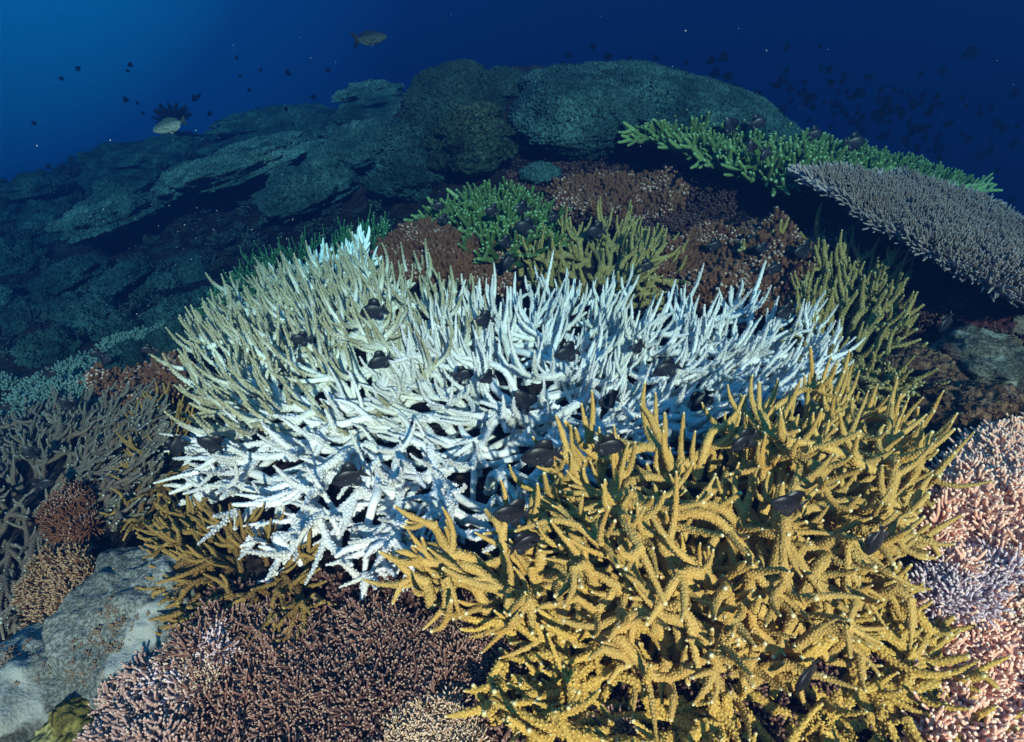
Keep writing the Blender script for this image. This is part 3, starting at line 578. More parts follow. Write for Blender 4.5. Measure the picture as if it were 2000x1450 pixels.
mat_patch('soft_coral', 'salmon pink soft coral bank filling the lower right corner', 'soft coral', [(1760,1230),(1840,1190),(1960,1180),(2450,1200),(2500,1560),(1800,1560),(1780,1400)], 460, softp, PINK, lumps=.07, scl=(.8,1.7), lift=.02)
mat_patch('soft_coral', 'dark pinkish brown soft coral showing through under the big ochre thicket', 'soft coral', [(820,1230),(900,1190),(1100,1180),(1600,1200),(1780,1180),(1800,1300),(1300,1330),(1000,1300)], 130, soft, PINKB, lumps=.03, scl=(.6,.9))
mat_patch('lavender_coral', 'lavender frilled coral between the ochre tips and the pink bank at right', 'lavender coral', [(1780,1180),(1840,1140),(1930,1130),(1960,1170),(1900,1210),(1800,1220)], 50, softp, LAV, scl=(.8,1.3), lift=.05)
mat_patch('lavender_coral', 'lavender white coral tuft lowest at the left of the brown pink carpet', 'lavender coral', [(310,1370),(350,1345),(390,1370),(400,1420),(340,1430)], 18, softp, LAV, scl=(.7,1.0), lift=.04)
mat_patch('lavender_coral', 'small lavender white coral tuft beside the peach fuzzy ball', 'lavender coral', [(415,1300),(440,1285),(460,1310),(440,1330)], 14, softp, LAV, scl=(.7,.9), lift=.04)
fz = [bush_proto(26, .030, .0014, 4, 1, 1.3, 1.0, .9, 4) for _ in range(8)]
mat_patch('fuzzy_coral', 'peach coloured fuzzy soft coral ball at the edge of the grey rock', 'soft coral', [(345,1320),(390,1290),(430,1310),(440,1370),(400,1400),(350,1380)], 90, fz, FUZZ, scl=(.9,1.4), lift=.05)
mat_patch('fuzzy_coral', 'peach coloured fuzzy soft coral patch at the bottom edge centre', 'soft coral', [(760,1450),(800,1410),(880,1390),(930,1430),(920,1560),(760,1560)], 110, fz, FUZZ, scl=(.9,1.4), lift=.04)
mat_patch('fuzzy_coral', 'pale fuzzy coral patch below the lavender coral at the right edge', 'soft coral', [(1930,1190),(1990,1160),(2060,1180),(2060,1260),(1950,1260)], 80, fz, FUZZ, scl=(.9,1.4), lift=.05)
bb = [bush_proto(16, .045, .0026, 4, 2, 1.2, 1.0, .9, 4) for _ in range(8)]
mat_patch('bushy_coral', 'dark brown bushy coral ball growing on the grey rock', 'bushy coral', [(80,1190),(110,1140),(170,1125),(200,1150),(195,1220),(150,1270),(100,1260)], 120, bb, DBROWN, scl=(.8,1.2), lift=.07)
mat_patch('bushy_coral', 'reddish brown bushy coral with whitish twigs amid the grey brown field', 'bushy coral', [(115,1040),(150,990),(190,1010),(200,1060),(160,1095),(120,1080)], 70, bb, RUST, scl=(.8,1.2), lift=.06)
sp_ = [bush_proto(5, .020, .003, 4, 1, 1.4, 1.2, 1.2, 3) for _ in range(5)]
RED = plain('red_sponge', (.62,.06,.02), .6)
mat_patch('red_sponge', 'bright red encrusting sponge under the pink bank at right', 'sponge', [(1840,1160),(1890,1145),(1910,1165),(1860,1180)], 24, sp_, RED, scl=(.7,1.2), lift=.05)
mat_patch('red_sponge', 'small red sponge crust near the bottom right corner of the ochre thicket', 'sponge', [(1760,1290),(1800,1280),(1810,1310),(1770,1320)], 12, sp_, RED, scl=(.6,1.0), lift=.05)
# ---- teal polyp carpet on the left and right shoulder
pol = [bush_proto(7, .045, .0045, 4, 2, 1.1, 1.1, 1.0, 3) for _ in range(8)]
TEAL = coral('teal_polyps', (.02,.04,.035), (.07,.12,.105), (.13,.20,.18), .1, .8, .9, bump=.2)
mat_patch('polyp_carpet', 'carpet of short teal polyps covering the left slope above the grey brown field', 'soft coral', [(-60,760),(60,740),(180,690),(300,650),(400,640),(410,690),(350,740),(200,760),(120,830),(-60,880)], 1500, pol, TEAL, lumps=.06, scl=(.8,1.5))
DTEAL = coral('shaded_rubble_growth', (.006,.012,.011), (.015,.028,.027), (.03,.05,.048), .1, .8, .9, bump=.2)  # growth colours darkened to put the cave's shade into them
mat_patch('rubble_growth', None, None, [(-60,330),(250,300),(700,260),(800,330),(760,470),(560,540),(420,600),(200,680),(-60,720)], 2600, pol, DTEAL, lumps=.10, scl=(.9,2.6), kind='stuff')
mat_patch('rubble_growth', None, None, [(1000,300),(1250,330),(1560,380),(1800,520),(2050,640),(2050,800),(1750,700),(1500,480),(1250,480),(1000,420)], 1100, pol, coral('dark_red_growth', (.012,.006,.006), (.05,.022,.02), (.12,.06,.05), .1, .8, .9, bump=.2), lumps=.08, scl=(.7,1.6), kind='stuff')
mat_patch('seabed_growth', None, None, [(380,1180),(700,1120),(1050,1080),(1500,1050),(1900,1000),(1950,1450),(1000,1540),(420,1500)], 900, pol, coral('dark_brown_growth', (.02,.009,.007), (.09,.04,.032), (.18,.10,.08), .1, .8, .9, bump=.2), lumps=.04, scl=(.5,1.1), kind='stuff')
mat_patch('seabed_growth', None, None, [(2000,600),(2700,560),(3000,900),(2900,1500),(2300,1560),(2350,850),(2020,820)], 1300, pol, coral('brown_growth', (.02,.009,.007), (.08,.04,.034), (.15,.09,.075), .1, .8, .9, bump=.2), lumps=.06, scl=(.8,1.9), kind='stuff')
# ---- rocks
blob('rock', 'smooth grey rock face with whitish patches in the lower left', 'rock', 300, 1245, 1.14, 330, 250, GREYR, 1.0, roll=14, pitch=18, amp=.30, freq=1.5, flat=.6, fine=.03, nu=220, nv=120)
blob('rock', 'pale grey rock lobe at the lower left corner below the bushy coral', 'rock', 85, 1385, None, 330, 250, GREYR, .9, roll=25, amp=.16, flat=.7, fine=.015)
blob('lump_coral', 'yellow green lumpy coral crust in the bottom left corner', 'lump coral', 185, 1425, None, 280, 130, YELR, .8, roll=15, amp=.22, fine=.05)
blob('lump_coral', 'small yellow green coral lump beside the peach fuzzy ball', 'lump coral', 300, 1340, None, 90, 60, YELR, .9, amp=.22, fine=.05)
blob('lump_coral', 'brown pebbly coral rock right of the ochre thicket', 'lump coral', 1900, 850, 1.85, 260, 190, BRNR, 1.0, roll=-12, amp=.2, fine=.05)
blob('rock', 'greenish grey rock with pale patches near the right edge below the plate coral', 'rock', 1930, 715, 2.2, 220, 110, DGREYR, 1.0, roll=-10, amp=.25, fine=.05)
blob('lump_coral', 'dark brown pebbly coral lump between the olive staghorn and the grey rock', 'lump coral', 1800, 730, 2.2, 150, 90, BRNR, 1.0, amp=.25, fine=.05)
blob('rock', 'maroon crusted rock under the plate coral at the right edge', 'rock', 1930, 620, 2.5, 170, 90, MARO, 1.0, amp=.3, fine=.06)
blob('rock', 'dark maroon rock ledge right of the olive staghorn', 'rock', 1800, 590, 2.8, 180, 90, MARO, 1.0, amp=.3, fine=.06)
blob('rock', 'dim brown rock between the copper knobby coral and the plate underside', 'rock', 1650, 470, 3.2, 150, 70, MARO, 1.0, amp=.3, fine=.06)
def grow_on(o, protos, n, mat, scl, seed, thr=.1):
    me = o.data; co = np.empty(len(me.vertices)*3); me.vertices.foreach_get('co', co); co = co.reshape(-1, 3)
    no = np.empty(len(me.vertices)*3); me.vertices.foreach_get('normal', no); no = no.reshape(-1, 3)
    wv = (no[:, 2] > -.1)*(fbm(co*7, seed, 2) > thr); idx = np.nonzero(wv)[0]
    if len(idx) == 0: return
    q = rng.choice(idx, min(n, len(idx)), replace=False); A = scatter(protos, co[q]-no[q]*.004, nrm(no[q]+rng.normal(0, .25, (len(q), 3))), rng.uniform(*scl, len(q)))
    g_ = link('encrusting_growth', A[0], [A[1], A[2]], mat, o, A[3])
ROCKS = [o_ for o_ in C.objects if o_.name.split('.')[0] in ('rock', 'lump_coral')]
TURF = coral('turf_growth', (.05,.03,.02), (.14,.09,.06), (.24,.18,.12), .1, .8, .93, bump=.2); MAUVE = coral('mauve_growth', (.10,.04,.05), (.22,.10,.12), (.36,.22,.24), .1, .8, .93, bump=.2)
for r_i, o_ in enumerate(ROCKS):
    grow_on(o_, sp_, 260, TURF if r_i != 3 else MAUVE, (.2, .7), 40+r_i, .25)
# ---- boulders and ledges behind
blob('boulder_coral', 'big rounded teal boulder coral on the ridge right of the black hollow', 'boulder coral', 1125, 240, 4.7, 250, 140, LEATH, 1.0, amp=.10, flat=.8, ridg=.012, sq=.75, fuzz=5000, fh=.02, fw=.010)
blob('boulder_coral', 'very dark domed coral left of the black hollow on the ridge', 'boulder coral', 885, 228, 5.3, 200, 160, DOMED, .8, roll=20, amp=.10, flat=.8, ridg=.015, sq=.8, fuzz=5000, fh=.025, fw=.009)
blob('boulder_coral', 'small dark coral dome bridging the two big boulders on the ridge', 'boulder coral', 985, 180, 5.6, 130, 70, DOMED, .8, amp=.12, fuzz=1500, fh=.025, fw=.009)
blob('coral_bank', 'long fuzzy teal coral bank sloping down behind the dark green table', 'coral bank', 1330, 232, 5.2, 520, 130, LEATH, .8, roll=-13, amp=.12, fuzz=20000, fh=.022, fw=.008)
blob('coral_bank', 'fuzzy teal coral crown on top of the ridge above the big boulder', 'coral bank', 1110, 165, 5.4, 180, 50, LEATH, .8, amp=.2, fuzz=3500, fh=.035, fw=.009)
blob('coral_bank', 'low fuzzy teal bank between boulder coral and dark green table', 'coral bank', 1320, 275, 4.9, 180, 60, LEATHB, .8, amp=.2, fuzz=2500, fh=.03, fw=.009)
for (px, py, Y, w_, h_) in [(905,235,4.6,60,36),(945,225,4.7,50,36),(880,255,4.5,50,34),(930,260,4.5,66,40),(970,262,4.5,56,40),(900,285,4.4,60,40),(950,295,4.4,70,44),(855,280,4.6,50,34),(925,325,4.3,80,50),(870,320,4.5,64,44),(985,300,4.4,44,44)]:
    blob('cabbage_coral', 'rounded green brown cabbage coral lobe in the cluster below the dark dome', 'cabbage coral', px, py, Y, w_, h_, CABB, 1.0, amp=.35, freq=2.6, fine=.07, flat=.5, nu=40, nv=24, fuzz=500, fh=.02, fw=.01, group='cabbage coral lobes below the dark dome')
blob('coral_bank', 'dim knobbly coral bank dropping below the cabbage coral cluster', 'coral bank', 800, 350, 4.7, 150, 150, LEATH, .9, amp=.28, fine=.08, fuzz=3500, fh=.03, fw=.01)
blob('lump_coral', 'small round teal coral head in the dark above the rusty corals', 'lump coral', 1055, 345, 4.2, 70, 40, LEATH, 1.0, amp=.2, fuzz=700, fh=.02, fw=.008)
# ledges on the left slope
LEDG = [('long pale rimmed coral ledge rising to the right over the dark cave', 475,335,6.0, 330,74, 17, LEATHB, 7000),
 ('sloping rounded coral ledge right of the cave mouth', 610,385,5.2, 210,110, 20, LEATH, 6000),
 ('upper continuation of the sloping ledge beside the cabbage corals', 705,305,5.6, 200,100, 16, LEATH, 5000),
 ('mushroom shaped coral ledge highest on the left ridge', 728,188,7.4, 120,44, 6, LEATHB, 2500),
 ('rounded bank under the mushroom shaped ledge', 735,235,6.9, 170,70, 8, LEATH, 3000),
 ('flat coral ledge along the ridge line behind the long ledge', 545,240,8.4, 230,50, 4, LEATH, 4000),
 ('broken coral ledge below the ridge line, right of the silver fish', 560,275,7.6, 240,46, 8, LEATH, 4000),
 ('broad coral ledge over the left end of the cave', 220,432,5.3, 190,76, 14, LEATHB, 5000),
 ('rounded coral ledge at the far left above the broad ledge', 70,372,7.0, 120,46, 5, LEATH, 2500),
 ('coral ledge in the middle of the left slope above the broad ledge', 262,372,6.6, 150,56, 10, LEATH, 3000),
 ('coral hump under the silver fish', 330,305,8.4, 180,50, 6, LEATH, 3000),
 ('faint rounded boulder in the dark below the cave', 385,568,4.6, 110,110, 0, LEATH, 2500),
 ('irregular coral ridge low on the left slope, below the cave', 245,555,4.4, 120,60, 28, LEATH, 2500),
 ('coral hump left of the irregular ridge low on the left slope', 150,545,4.7, 130,60, 20, LEATH, 2500),
 ('rounded coral boulder at the left edge just above the teal carpet', 90,635,4.0, 110,100, 20, LEATH, 2500),
 ('low coral ridge right of the boulder above the teal carpet', 170,620,4.0, 100,50, 25, LEATH, 1800),
 ('coral shoulder at the left picture edge halfway down', 30,520,5.2, 120,90, 10, LEATH, 2500),
 ('fuzzy teal hump on the slope beside the tan thicket', 360,680,2.9, 120,90, 15, LEATH, 3500),
 ('fuzzy teal hump in the middle of the teal carpet', 250,715,2.8, 120,60, 12, LEATH, 3000)]
for (lb, px, py, Y, w_, h_, ro, mt, fz_) in LEDG:
    blob('coral_ledge', lb, 'coral ledge', px, py, Y, w_, h_, mt, 1.1, roll=ro, amp=.26, freq=2.2, fine=.05, flat=.35, fuzz=int(fz_*1.5), fh=.017, fw=.009)
farp = [(10,410),(120,345),(230,290),(330,275),(460,225),(620,240),(690,230),(760,260),(700,290),(620,275),(480,290),(400,330),(340,380),(300,395),(150,410),(110,470),(60,470),(10,440)]
cnt = 0
while cnt < 46:
    px, py = rng.uniform(0, 780), rng.uniform(215, 480)
    if not inpoly(np.array([[px, py]]), farp)[0]: continue
    g = march(px, py); Yg = g[1]
    if Yg > 13: continue
    wpx = rng.uniform(.25, .6)/mpp(px, py, Yg)
    blob('leather_coral', 'dim rounded coral hump among many on the far left slope', 'leather coral', px, py+wpx*.06, Yg, wpx, wpx*rng.uniform(.4, .6), LEATH, 1.0, roll=rng.uniform(-5, 25), amp=.32, freq=2.3, fine=.06, flat=.5, nu=48, nv=26, fuzz=900, fh=.018, fw=.011, group='rounded coral humps on the far left slope'); cnt += 1
lowp = [(-20,480),(60,470),(110,500),(200,500),(300,520),(420,540),(440,600),(330,640),(220,660),(120,690),(-20,720)]
cnt = 0
while cnt < 20:
    px, py = rng.uniform(-20, 440), rng.uniform(470, 720)
    if not inpoly(np.array([[px, py]]), lowp)[0]: continue
    g = march(px, py); wpx = rng.uniform(.16, .34)/mpp(px, py, g[1])
    blob('leather_coral', 'dim rounded coral hump low on the left slope above the teal carpet', 'leather coral', px, py, g[1], wpx, wpx*rng.uniform(.5, .8), LEATH, 1.0, roll=rng.uniform(-5, 25), amp=.32, freq=2.3, fine=.06, flat=.5, nu=48, nv=26, fuzz=900, fh=.02, fw=.010, group='rounded coral humps low on the left slope'); cnt += 1
# ---- whips
WHIP = plain('whip', (.05,.012,.012), .6)
def whip(name, label, pts, r, mat):
    P = np.array([at(*p) for p in pts]); o0 = P[0].copy(); t = np.linspace(0, 1, len(P)); s = np.linspace(0, 1, 24)
    Q = np.stack([np.interp(s, t, P[:, k]) for k in range(3)], 1); Q[1:-1] = (Q[:-2]+Q[1:-1]*2+Q[2:])/4
    tb = Tubes(); tb.add(Q-o0, r*np.linspace(1.1, .7, 24), 7, lump=.15); o = tb.build(name, mat); o.location = o0; tag(o, label, 'sea whip')
whip('sea_whip', 'dark red rope-like sea whip standing behind the right end of the white thicket', [(1520,650,2.62),(1518,600,2.7),(1530,570,2.75),(1545,535,2.8),(1562,515,2.85)], .012, WHIP)
BLACKW = plain('dark_whip', (.01,.02,.02), .6)
whip('sea_whip', 'thin dark wire coral curving over the teal carpet at left', [(155,820,2.3),(135,770,2.45),(120,730,2.6)], .004, BLACKW)
whip('sea_whip', 'thin dark wire coral at the far left edge above the teal carpet', [(28,655,3.3),(14,630,3.4),(0,610,3.5)], .006, BLACKW)
# ---- feather star: radiating thin arms
tb = Tubes(); c = at(340, 246, 8.0)
for q in range(46):
    a_ = q/46*math.pi*2; el = rng.uniform(.1, 1.2); d = np.array([math.cos(a_)*math.cos(el), .3*math.sin(a_), math.sin(el)+.1])
    tb.add(grow(np.zeros(3), d, rng.uniform(.2, .3), 8, UP*.3+np.array([0, 0, -.5]), .8, .2), np.linspace(.016, .014, 8), 5, lump=.5)
o = tb.build('feather_star', plain('feather_star', (.006,.007,.012), .7)); o.location = c; tag(o, 'black feather star with curled arms perched behind the pale silver fish', 'feather star')
# ------------------------------------------------------------------ fish
def fish_mesh(deep=.56, wid=.2, tail='fork', dorsal=.16, nose=.0):
    """nose at +X, up +Z, length 1"""
    xs = np.array([0, .03, .08, .16, .28, .42, .56, .68, .77, .83]); hh = np.array([.02,.25,.46,.72,.95,1,.86,.58,.33,.22])*deep/2
    ww = np.array([.02,.30,.5,.8,1,.95,.75,.45,.25,.14])*wid/2; zc = np.array([-.02,-.01,0,0,.0,0,.0,0,.0,0.])*1.0+nose
    s = np.linspace(0, .83, 20); hh = np.interp(s, xs, hh); ww = np.interp(s, xs, ww); k = 16; a = np.arange(k)*2*math.pi/k
    V = np.stack([np.repeat((.5-s)[:, None], k, 1), ww[:, None]*np.cos(a)[None], hh[:, None]*np.sin(a)[None]], -1).reshape(-1, 3); n = 20
    i = np.arange(n-1)[:, None]*k; j = np.arange(k)[None]; j2 = (j+1) % k
    Q = [np.stack([i+j, i+k+j, i+k+j2, i+j2], -1).reshape(-1, 4)]; V = list(V); V.append((.5+.008, 0, -.01)); V.append((.5-.835, 0, 0))
    T = [np.stack([np.arange(k), np.roll(np.arange(k), -1), np.full(k, n*k)], -1), np.stack([(n-1)*k+np.roll(np.arange(k), -1), (n-1)*k+np.arange(k), np.full(k, n*k+1)], -1)]
    def fin(poly, th, y0=0, tip_th=.3):
        poly = np.array(poly, float); m = len(poly); b = len(V); c = poly.mean(0)
        for sgn in (1, -1):
            for p in poly: V.append((p[0], y0+sgn*th*.25, p[1]))
            V.append((c[0], y0+sgn*th, c[1]))
        f = []
        for q in range(m):
            q2 = (q+1) % m; f += [(b+q, b+q2, b+m), (b+m+1+q2, b+m+1+q, b+2*m+1)]; f += [(b+q2, b+q, b+m+1+q), (b+q2, b+m+1+q, b+m+1+q2)]
        T.append(np.array(f))
    H_ = deep/2
    fin([(.24,H_*.72),(.14,H_*1.02),(.02,H_*1.0+dorsal*.55),(-.14,H_*.8+dorsal*.75),(-.27,H_*.42+dorsal*.8),(-.29,H_*.3),(-.2,H_*.42),(0,H_*.72)], .012)
    fin([(0.02,-H_*.8),(-.04,-H_*1.0-dorsal*.3),(-.17,-H_*.75-dorsal*.6),(-.27,-H_*.4-dorsal*.6),(-.28,-H_*.25),(-.15,-H_*.5)], .012)
    if tail == 'fork': fin([(-.29,.06),(-.36,.13),(-.53,.25),(-.47,.10),(-.42,0),(-.47,-.10),(-.53,-.25),(-.36,-.13),(-.29,-.06)], .012)
    else: fin([(-.31,.04),(-.38,.07),(-.50,.14),(-.46,0),(-.50,-.14),(-.38,-.07),(-.31,-.04)], .012)
    fin([(.14,-H_*.85),(.08,-H_*1.1),(-.02,-H_*1.35),(.03,-H_*.9)], .01)
    for sg in (1, -1): fin([(.20,-.01),(.13,.02),(.02,-.01),(.04,-.07),(.14,-.05)], .01, sg*wid*.52)
    return np.array(V, float), Q[0], np.vstack(T)
def fish_mat(name, back, belly, z0=-.06, z1=.08, tail=None):
    m, t, N, L, b = mat_new(name); tcn = N.new('ShaderNodeTexCoord'); sx_ = N.new('ShaderNodeSeparateXYZ'); L.new(tcn.outputs['Object'], sx_.inputs[0])
    c = mixc(N, L, belly, back, rmap(N, L, sx_.outputs['Z'], z0, z1))
    vo = N.new('ShaderNodeTexVoronoi'); vo.inputs['Scale'].default_value = 34; L.new(tcn.outputs['Object'], vo.inputs['Vector'])
    c = mixc(N, L, c, mixc(N, L, c, (.55,)*3, 1.0, 'MULTIPLY'), rmap(N, L, vo.outputs['Distance'], .25, .6))
    if tail: c = mixc(N, L, tail, c, rmap(N, L, sx_.outputs['X'], -.36, -.30))
    L.new(c, b.inputs['Base Color']); b.inputs['Roughness'].default_value = .6; b.inputs['Specular IOR Level'].default_value = .06; return m
DAMSF = fish_mat('silhouette_damselfish_skin', (.003,.003,.004), (.005,.005,.006)); DAMSF.node_tree.nodes['Principled BSDF'].inputs['Specular IOR Level'].default_value = 0  # near-black copy of the damselfish skin, paints distant fish as silhouettes
DAMS = fish_mat('damselfish_skin', (.012,.013,.019), (.028,.029,.040))
SILV = fish_mat('silver_fish_skin', (.05,.08,.08), (.34,.36,.30), -.06, .10, (.03,.04,.03))
EYE = plain('fish_eye', (.004,.004,.006), .15)
V, Q, T = fish_mesh(.53, .19, 'fork', .32); dm = link('damselfish', V, [Q, T], DAMS).data; dmf = dm.copy(); dmf.materials[0] = DAMSF; bpy.data.objects.remove(bpy.data.objects['damselfish'])
DAMS.node_tree.nodes['Principled BSDF'].inputs['Specular IOR Level'].default_value = .3; DAMS.node_tree.nodes['Principled BSDF'].inputs['Roughness'].default_value = .42
V, Q, T = fish_mesh(.34, .13, 'plain', .07); sm = link('silver_fish', V, [Q, T], SILV).data; bpy.data.objects.remove(bpy.data.objects['silver_fish'])
u = np.arange(10)*2*math.pi/10
ev = np.array([[math.cos(a)*math.cos(b), math.sin(b), math.sin(a)*math.cos(b)] for b in (-1.2, -.5, .3, 1.0) for a in u]); 
def eye_data(deep, wid):
    VV = []; QQ = []; TT = []
    for sg in (1, -1):
        b = len(VV)*0+sum(len(v) for v in VV); VV.append(ev*np.array([.022, .012, .022])*deep/.5+np.array([.5-.12, sg*wid*.30, deep*.10]))
        i = np.arange(3)[:, None]*10; j = np.arange(10)[None]; j2 = (j+1) % 10; QQ.append(np.stack([i+j, i+j2, i+10+j2, i+10+j], -1).reshape(-1, 4)+b)
        TT += [np.array([[b, b+q+1, b+q] for q in range(1, 9)]), np.array([[b+30, b+30+q, b+31+q] for q in range(1, 9)])]
    o = link('eye', np.vstack(VV), [np.vstack(QQ), np.vstack(TT)], EYE); d = o.data; bpy.data.objects.remove(o); return d
e_d = eye_data(.53, .19); e_s = eye_data(.34, .13)
def fish(px, py, Y, lenpx, face=-1, roll=0, turn=0, label='', group=None, mesh=None, name='damselfish', cat='damselfish', eye=True):
    """face -1 looks left, +1 right; roll: nose up degrees; turn: yaw away from the picture plane"""
    p = at(px, py, Y); ln = lenpx*mpp(px, py, Y)*(1.12 if eye and mesh is None else 1); o = bpy.data.objects.new(name, mesh or dm); C.objects.link(o); o.location = p; o.scale = (ln,)*3
    from mathutils import Euler, Matrix
    M = Matrix.Rotation(R((180 if face < 0 else 0)+turn*.55), 4, 'Z') @ Matrix.Rotation(R(-roll), 4, 'Y'); o.rotation_euler = M.to_euler()
    tag(o, label, cat, group)
    if eye:
        e2 = bpy.data.objects.new('eye', e_d if mesh is None else e_s); C.objects.link(e2); e2.parent = o
    return o
bpy.context.view_layer.update(); DG = bpy.context.evaluated_depsgraph_get()
def front(px, py, Y, r_=14):
    """distance of the coral surface behind a fish: it hovers just clear of the branches"""
    ds = []
    for dx, dy in ((0, 0), (-r_, 0), (r_, 0), (0, -r_), (0, r_), (r_*.5, r_*.5), (-r_*.5, -r_*.5)):
        d = ray(px+dx, py+dy); h_ = S.ray_cast(DG, (0, 0, H), tuple(d/np.linalg.norm(d)))
        if h_[0]: ds.append(h_[1].y)
    return min(Y, float(np.sort(ds)[0])-.03) if len(ds) > 3 else Y
NEAR = [(730,607,2.55,50,-1,-12,10,'black damselfish facing left over the far end of the tan-fingered thicket'),
 (587,663,2.45,36,-1,10,25,'black damselfish among tan fingers near the left outline of the tan thicket'),
 (742,706,2.15,46,-1,-20,30,'black damselfish nose down where tan and white fingers meet'),
 (946,626,2.45,42,-1,0,35,'black damselfish behind the first white fingers below the rusty coral'),
 (1108,690,2.15,50,-1,-5,30,'round black damselfish centred between tall white fingers of the back rim'),
 (1247,678,2.2,34,-1,0,60,'small black damselfish half hidden in the white back rim, right of centre'),
 (1303,720,2.05,52,-1,-15,15,'black damselfish with raised tail at the right part of the white thicket'),
 (1022,785,1.85,56,-1,60,20,'black damselfish hanging nose up in the centre of the white thicket'),
 (1190,782,1.85,46,-1,0,40,'black damselfish partly hidden by white fingers just above the ochre border'),
 (1370,785,1.8,56,-1,-65,10,'black damselfish diving head down beside the top ochre fingers'),
 (345,870,1.95,44,-1,-70,60,'narrow black damselfish upright at the left tip of the white thicket'),
 (412,868,1.95,50,-1,35,20,'black damselfish just inside the left tip of the white thicket'),
 (682,932,1.55,64,-1,-15,25,'large black damselfish over the lower left white branches'),
 (1058,890,1.55,76,-1,-5,15,'largest black damselfish at the border of white and ochre branches'),
 (1000,1003,1.3,72,-1,15,35,'black damselfish tucked above the ochre branches at the lower border'),
 (1025,1062,1.22,62,1,10,40,'dark damselfish in the shade directly under the lower border fish'),
 (905,732,2.05,40,1,0,30,'black damselfish behind white fingers left of the centre'),
 (952,738,2.0,36,-1,0,60,'thin looking black damselfish end-on between white fingers left of the centre'),
 (1455,862,1.45,58,-1,-25,30,'black damselfish weaving between ochre fingers at their top edge'),
 (1190,872,1.5,60,1,-8,20,'slim dark damselfish behind the ochre fingers near the largest fish'),
 (1712,1055,1.12,70,-1,-78,40,'slender dark damselfish diving in the right half of the ochre thicket'),
 (1575,1322,.86,74,-1,-60,60,'slender dark damselfish deep in the low ochre thicket'),
 (1540,985,1.15,70,-1,15,15,'brownish dark damselfish under the right ochre branches'),
 (962,412,3.6,28,-1,0,20,'black damselfish at the left on the upper lime table'),
 (1020,408,3.6,34,-1,0,40,'black damselfish in the middle of the upper lime table'),
 (1026,443,3.2,40,-1,8,15,'larger black damselfish between the two lime tables'),
 (1082,425,3.4,24,1,0,40,'small black damselfish at the right end of the upper lime table'),
 (988,473,3.05,30,-1,0,40,'black damselfish over the lower lime table'),
 (992,512,2.9,34,-1,-70,40,'black damselfish diving below the lower lime table'),
 (855,402,3.6,26,1,0,30,'black damselfish at the upper left rim of the upper lime table'),
 (866,428,3.45,22,-1,0,30,'black damselfish at the lower left rim of the upper lime table'),
 (1165,452,3.2,38,-1,0,15,'black damselfish over the thick olive staghorn'),
 (1262,520,2.8,30,1,0,20,'black damselfish at the right end of the thick olive staghorn'),
 (1490,485,2.9,28,-1,0,20,'black damselfish hovering at the yellow green sprig'),
 (1512,525,2.75,34,1,0,30,'dark damselfish right below the yellow green sprig'),
 (1570,490,2.9,44,-1,0,40,'broad dark damselfish between sprig and plate coral'),
 (1535,610,2.45,40,-1,0,40,'dark damselfish beside the red sea whip'),
 (1395,480,3.1,30,1,0,20,'dark damselfish over the copper knobby coral'),
 (1848,630,2.3,40,-1,-60,40,'dark damselfish before the maroon rock at right'),
 (287,683,2.7,24,-1,0,30,'black damselfish over the right end of the teal carpet'),
 (302,687,2.7,18,1,0,20,'smaller black damselfish just behind another over the teal carpet'),
 (188,691,2.75,24,-1,0,40,'black damselfish above the ridge of the teal carpet'),
 (206,703,2.7,24,-1,-50,20,'black damselfish diving at the ridge of the teal carpet'),
 (95,730,2.5,26,1,0,20,'black damselfish left on the teal carpet'),
 (12,795,2.2,20,-1,0,40,'black damselfish at the far left picture edge over the teal carpet'),
 (130,790,2.2,34,-1,60,30,'black damselfish beside the wire coral on the teal carpet'),
 (60,885,1.8,34,-1,70,50,'dark damselfish upright over the grey brown field'),
 (85,945,1.65,34,1,0,40,'dark damselfish low in the grey brown field at left'),
 (1427,245,4.2,36,-1,50,30,'black damselfish over the top left of the dark green table'),
 (1480,240,4.3,34,1,10,15,'black damselfish above the ridge of the dark green table'),
 (1468,288,3.9,26,-1,70,20,'black damselfish upright in the dark green table'),
 (1495,300,3.8,28,-1,-60,20,'black damselfish head down near the front rim of the dark green table'),
 (1592,262,4.2,30,1,0,15,'black damselfish at the crest of the dark green table'),
 (1670,278,4.2,40,1,0,10,'long black damselfish on the far crest of the dark green table')]
for f in NEAR: f = list(f); f[2] = front(f[0], f[1], f[2]); fish(*f)
V, Q, T = fish_mesh(.34, .13, 'fork', .07); sm2 = link('silver_fish', V, [Q, T], fish_mat('grey_fish_skin', (.01,.02,.025), (.07,.09,.07), -.06, .10, (.01,.01,.01))).data; bpy.data.objects.remove(bpy.data.objects['silver_fish'])
fish(722, 75, 5.5, 68, 1, 6, 12, 'dark grey fish swimming right in open water at the top', None, sm2, 'silver_fish', 'silver fish')
fish(331, 246, 5.0, 70, -1, -16, 12, 'pale silver fish swimming left above the left ridge', None, sm, 'silver_fish', 'silver fish')
scp = [(1440,150),(1560,130),(1700,150),(1850,200),(1990,240),(1990,400),(1880,350),(1720,270),(1560,235),(1470,200)]
cnt = 0
while cnt < 150:
    if rng.random() < .82:
        px, py = rng.normal(1700, 170), rng.normal(230, 60)
        if not inpoly(np.array([[px, py]]), scp)[0] and not (py < 400 and py > 180 and px > 1780 and px < 2000 and py > .42*(px-1780)-200 and py < 230+.75*(px-1780)): continue
    else: px, py = rng.uniform(1050, 2000), rng.uniform(90, 200)
    Yd = rng.uniform(6.0, 9.0)
    fish(px, py, Yd, rng.choice([12, 14, 16, 19, 23, 28], p=[.15,.25,.25,.2,.1,.05]), 1 if rng.random() < .35 else -1, rng.normal(0, 35), rng.uniform(-60, 60), 'tiny black damselfish in the open water school at upper right', 'school of damselfish in open water, upper right', dmf, eye=False); cnt += 1
cnt = 0
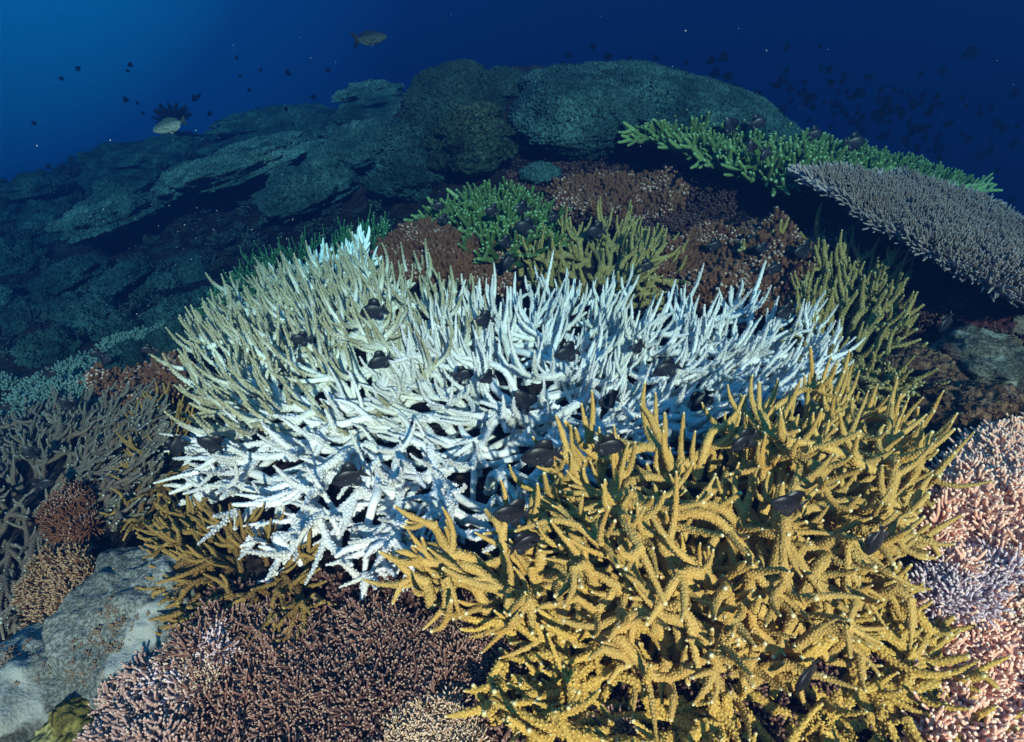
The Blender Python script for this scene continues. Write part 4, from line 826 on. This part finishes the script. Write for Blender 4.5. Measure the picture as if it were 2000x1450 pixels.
while cnt < 22:
    px, py = rng.uniform(40, 700), rng.normal(200, 45)
    if py > 250-.04*(px-300) or py < 60: continue
    fish(px, py, rng.uniform(7, 9.5), rng.choice([8, 10, 12, 15]), 1 if rng.random() < .5 else -1, rng.normal(0, 15), rng.uniform(-50, 50), 'faint tiny fish in open water above the left ridge', 'faint fish above the left ridge', dmf, eye=False); cnt += 1
# ---- marine snow: tiny drifting flecks
oc = np.array([[1,0,0],[-1,0,0],[0,1,0],[0,-1,0],[0,0,1],[0,0,-1]], float); of = np.array([[0,2,4],[2,1,4],[1,3,4],[3,0,4],[2,0,5],[1,2,5],[3,1,5],[0,3,5]])
VV = []; TT = []
for q in range(330):
    if q < 200: px, py = rng.normal(420, 170), rng.normal(480, 110)
    else: px, py = rng.uniform(0, 2000), rng.uniform(0, 700)
    Yq = rng.uniform(1.2, 3.6); p = at(px, py, Yq)
    if surf(p[0], p[1])[0] > p[2]-.05: continue
    s = mpp(px, py, Yq)*rng.choice([.4,.7,1.0,1.8], p=[.5,.3,.15,.05]); VV.append(oc*s*rng.uniform(.5, 1.3, 3)+p); TT.append(of+6*(len(VV)-1))
o = link('marine_snow', np.vstack(VV), [np.vstack(TT)], plain('fleck', (.55,.55,.5), .8)); o['kind'] = 'stuff'; o['label'] = 'tiny pale flecks drifting in the water'
# ------------------------------------------------------------------ water body (the haze)
x0, x1, y0, y1, z0, z1 = -15.5, 15.5, -0.7, 17, -10.2, 2.4
V = [(x, y, z) for x in (x0, x1) for y in (y0, y1) for z in (z0, z1)]
F = np.array([(0,1,3,2),(4,6,7,5),(0,4,5,1),(2,3,7,6),(0,2,6,4),(1,5,7,3)])
m = bpy.data.materials.new('water_haze'); m.use_nodes = True; t = m.node_tree; t.nodes.remove(t.nodes['Principled BSDF'])
pv = t.nodes.new('ShaderNodeVolumePrincipled'); pv.inputs['Color'].default_value = (.004,.017,.055,1); pv.inputs['Density'].default_value = 0.37
pv.inputs['Absorption Color'].default_value = (.15,.46,.58,1); pv.inputs['Anisotropy'].default_value = .3
t.links.new(pv.outputs[0], t.nodes['Material Output'].inputs['Volume'])
o = link('haze', np.array(V, float), [F], m, smooth=False); o['kind'] = 'stuff'
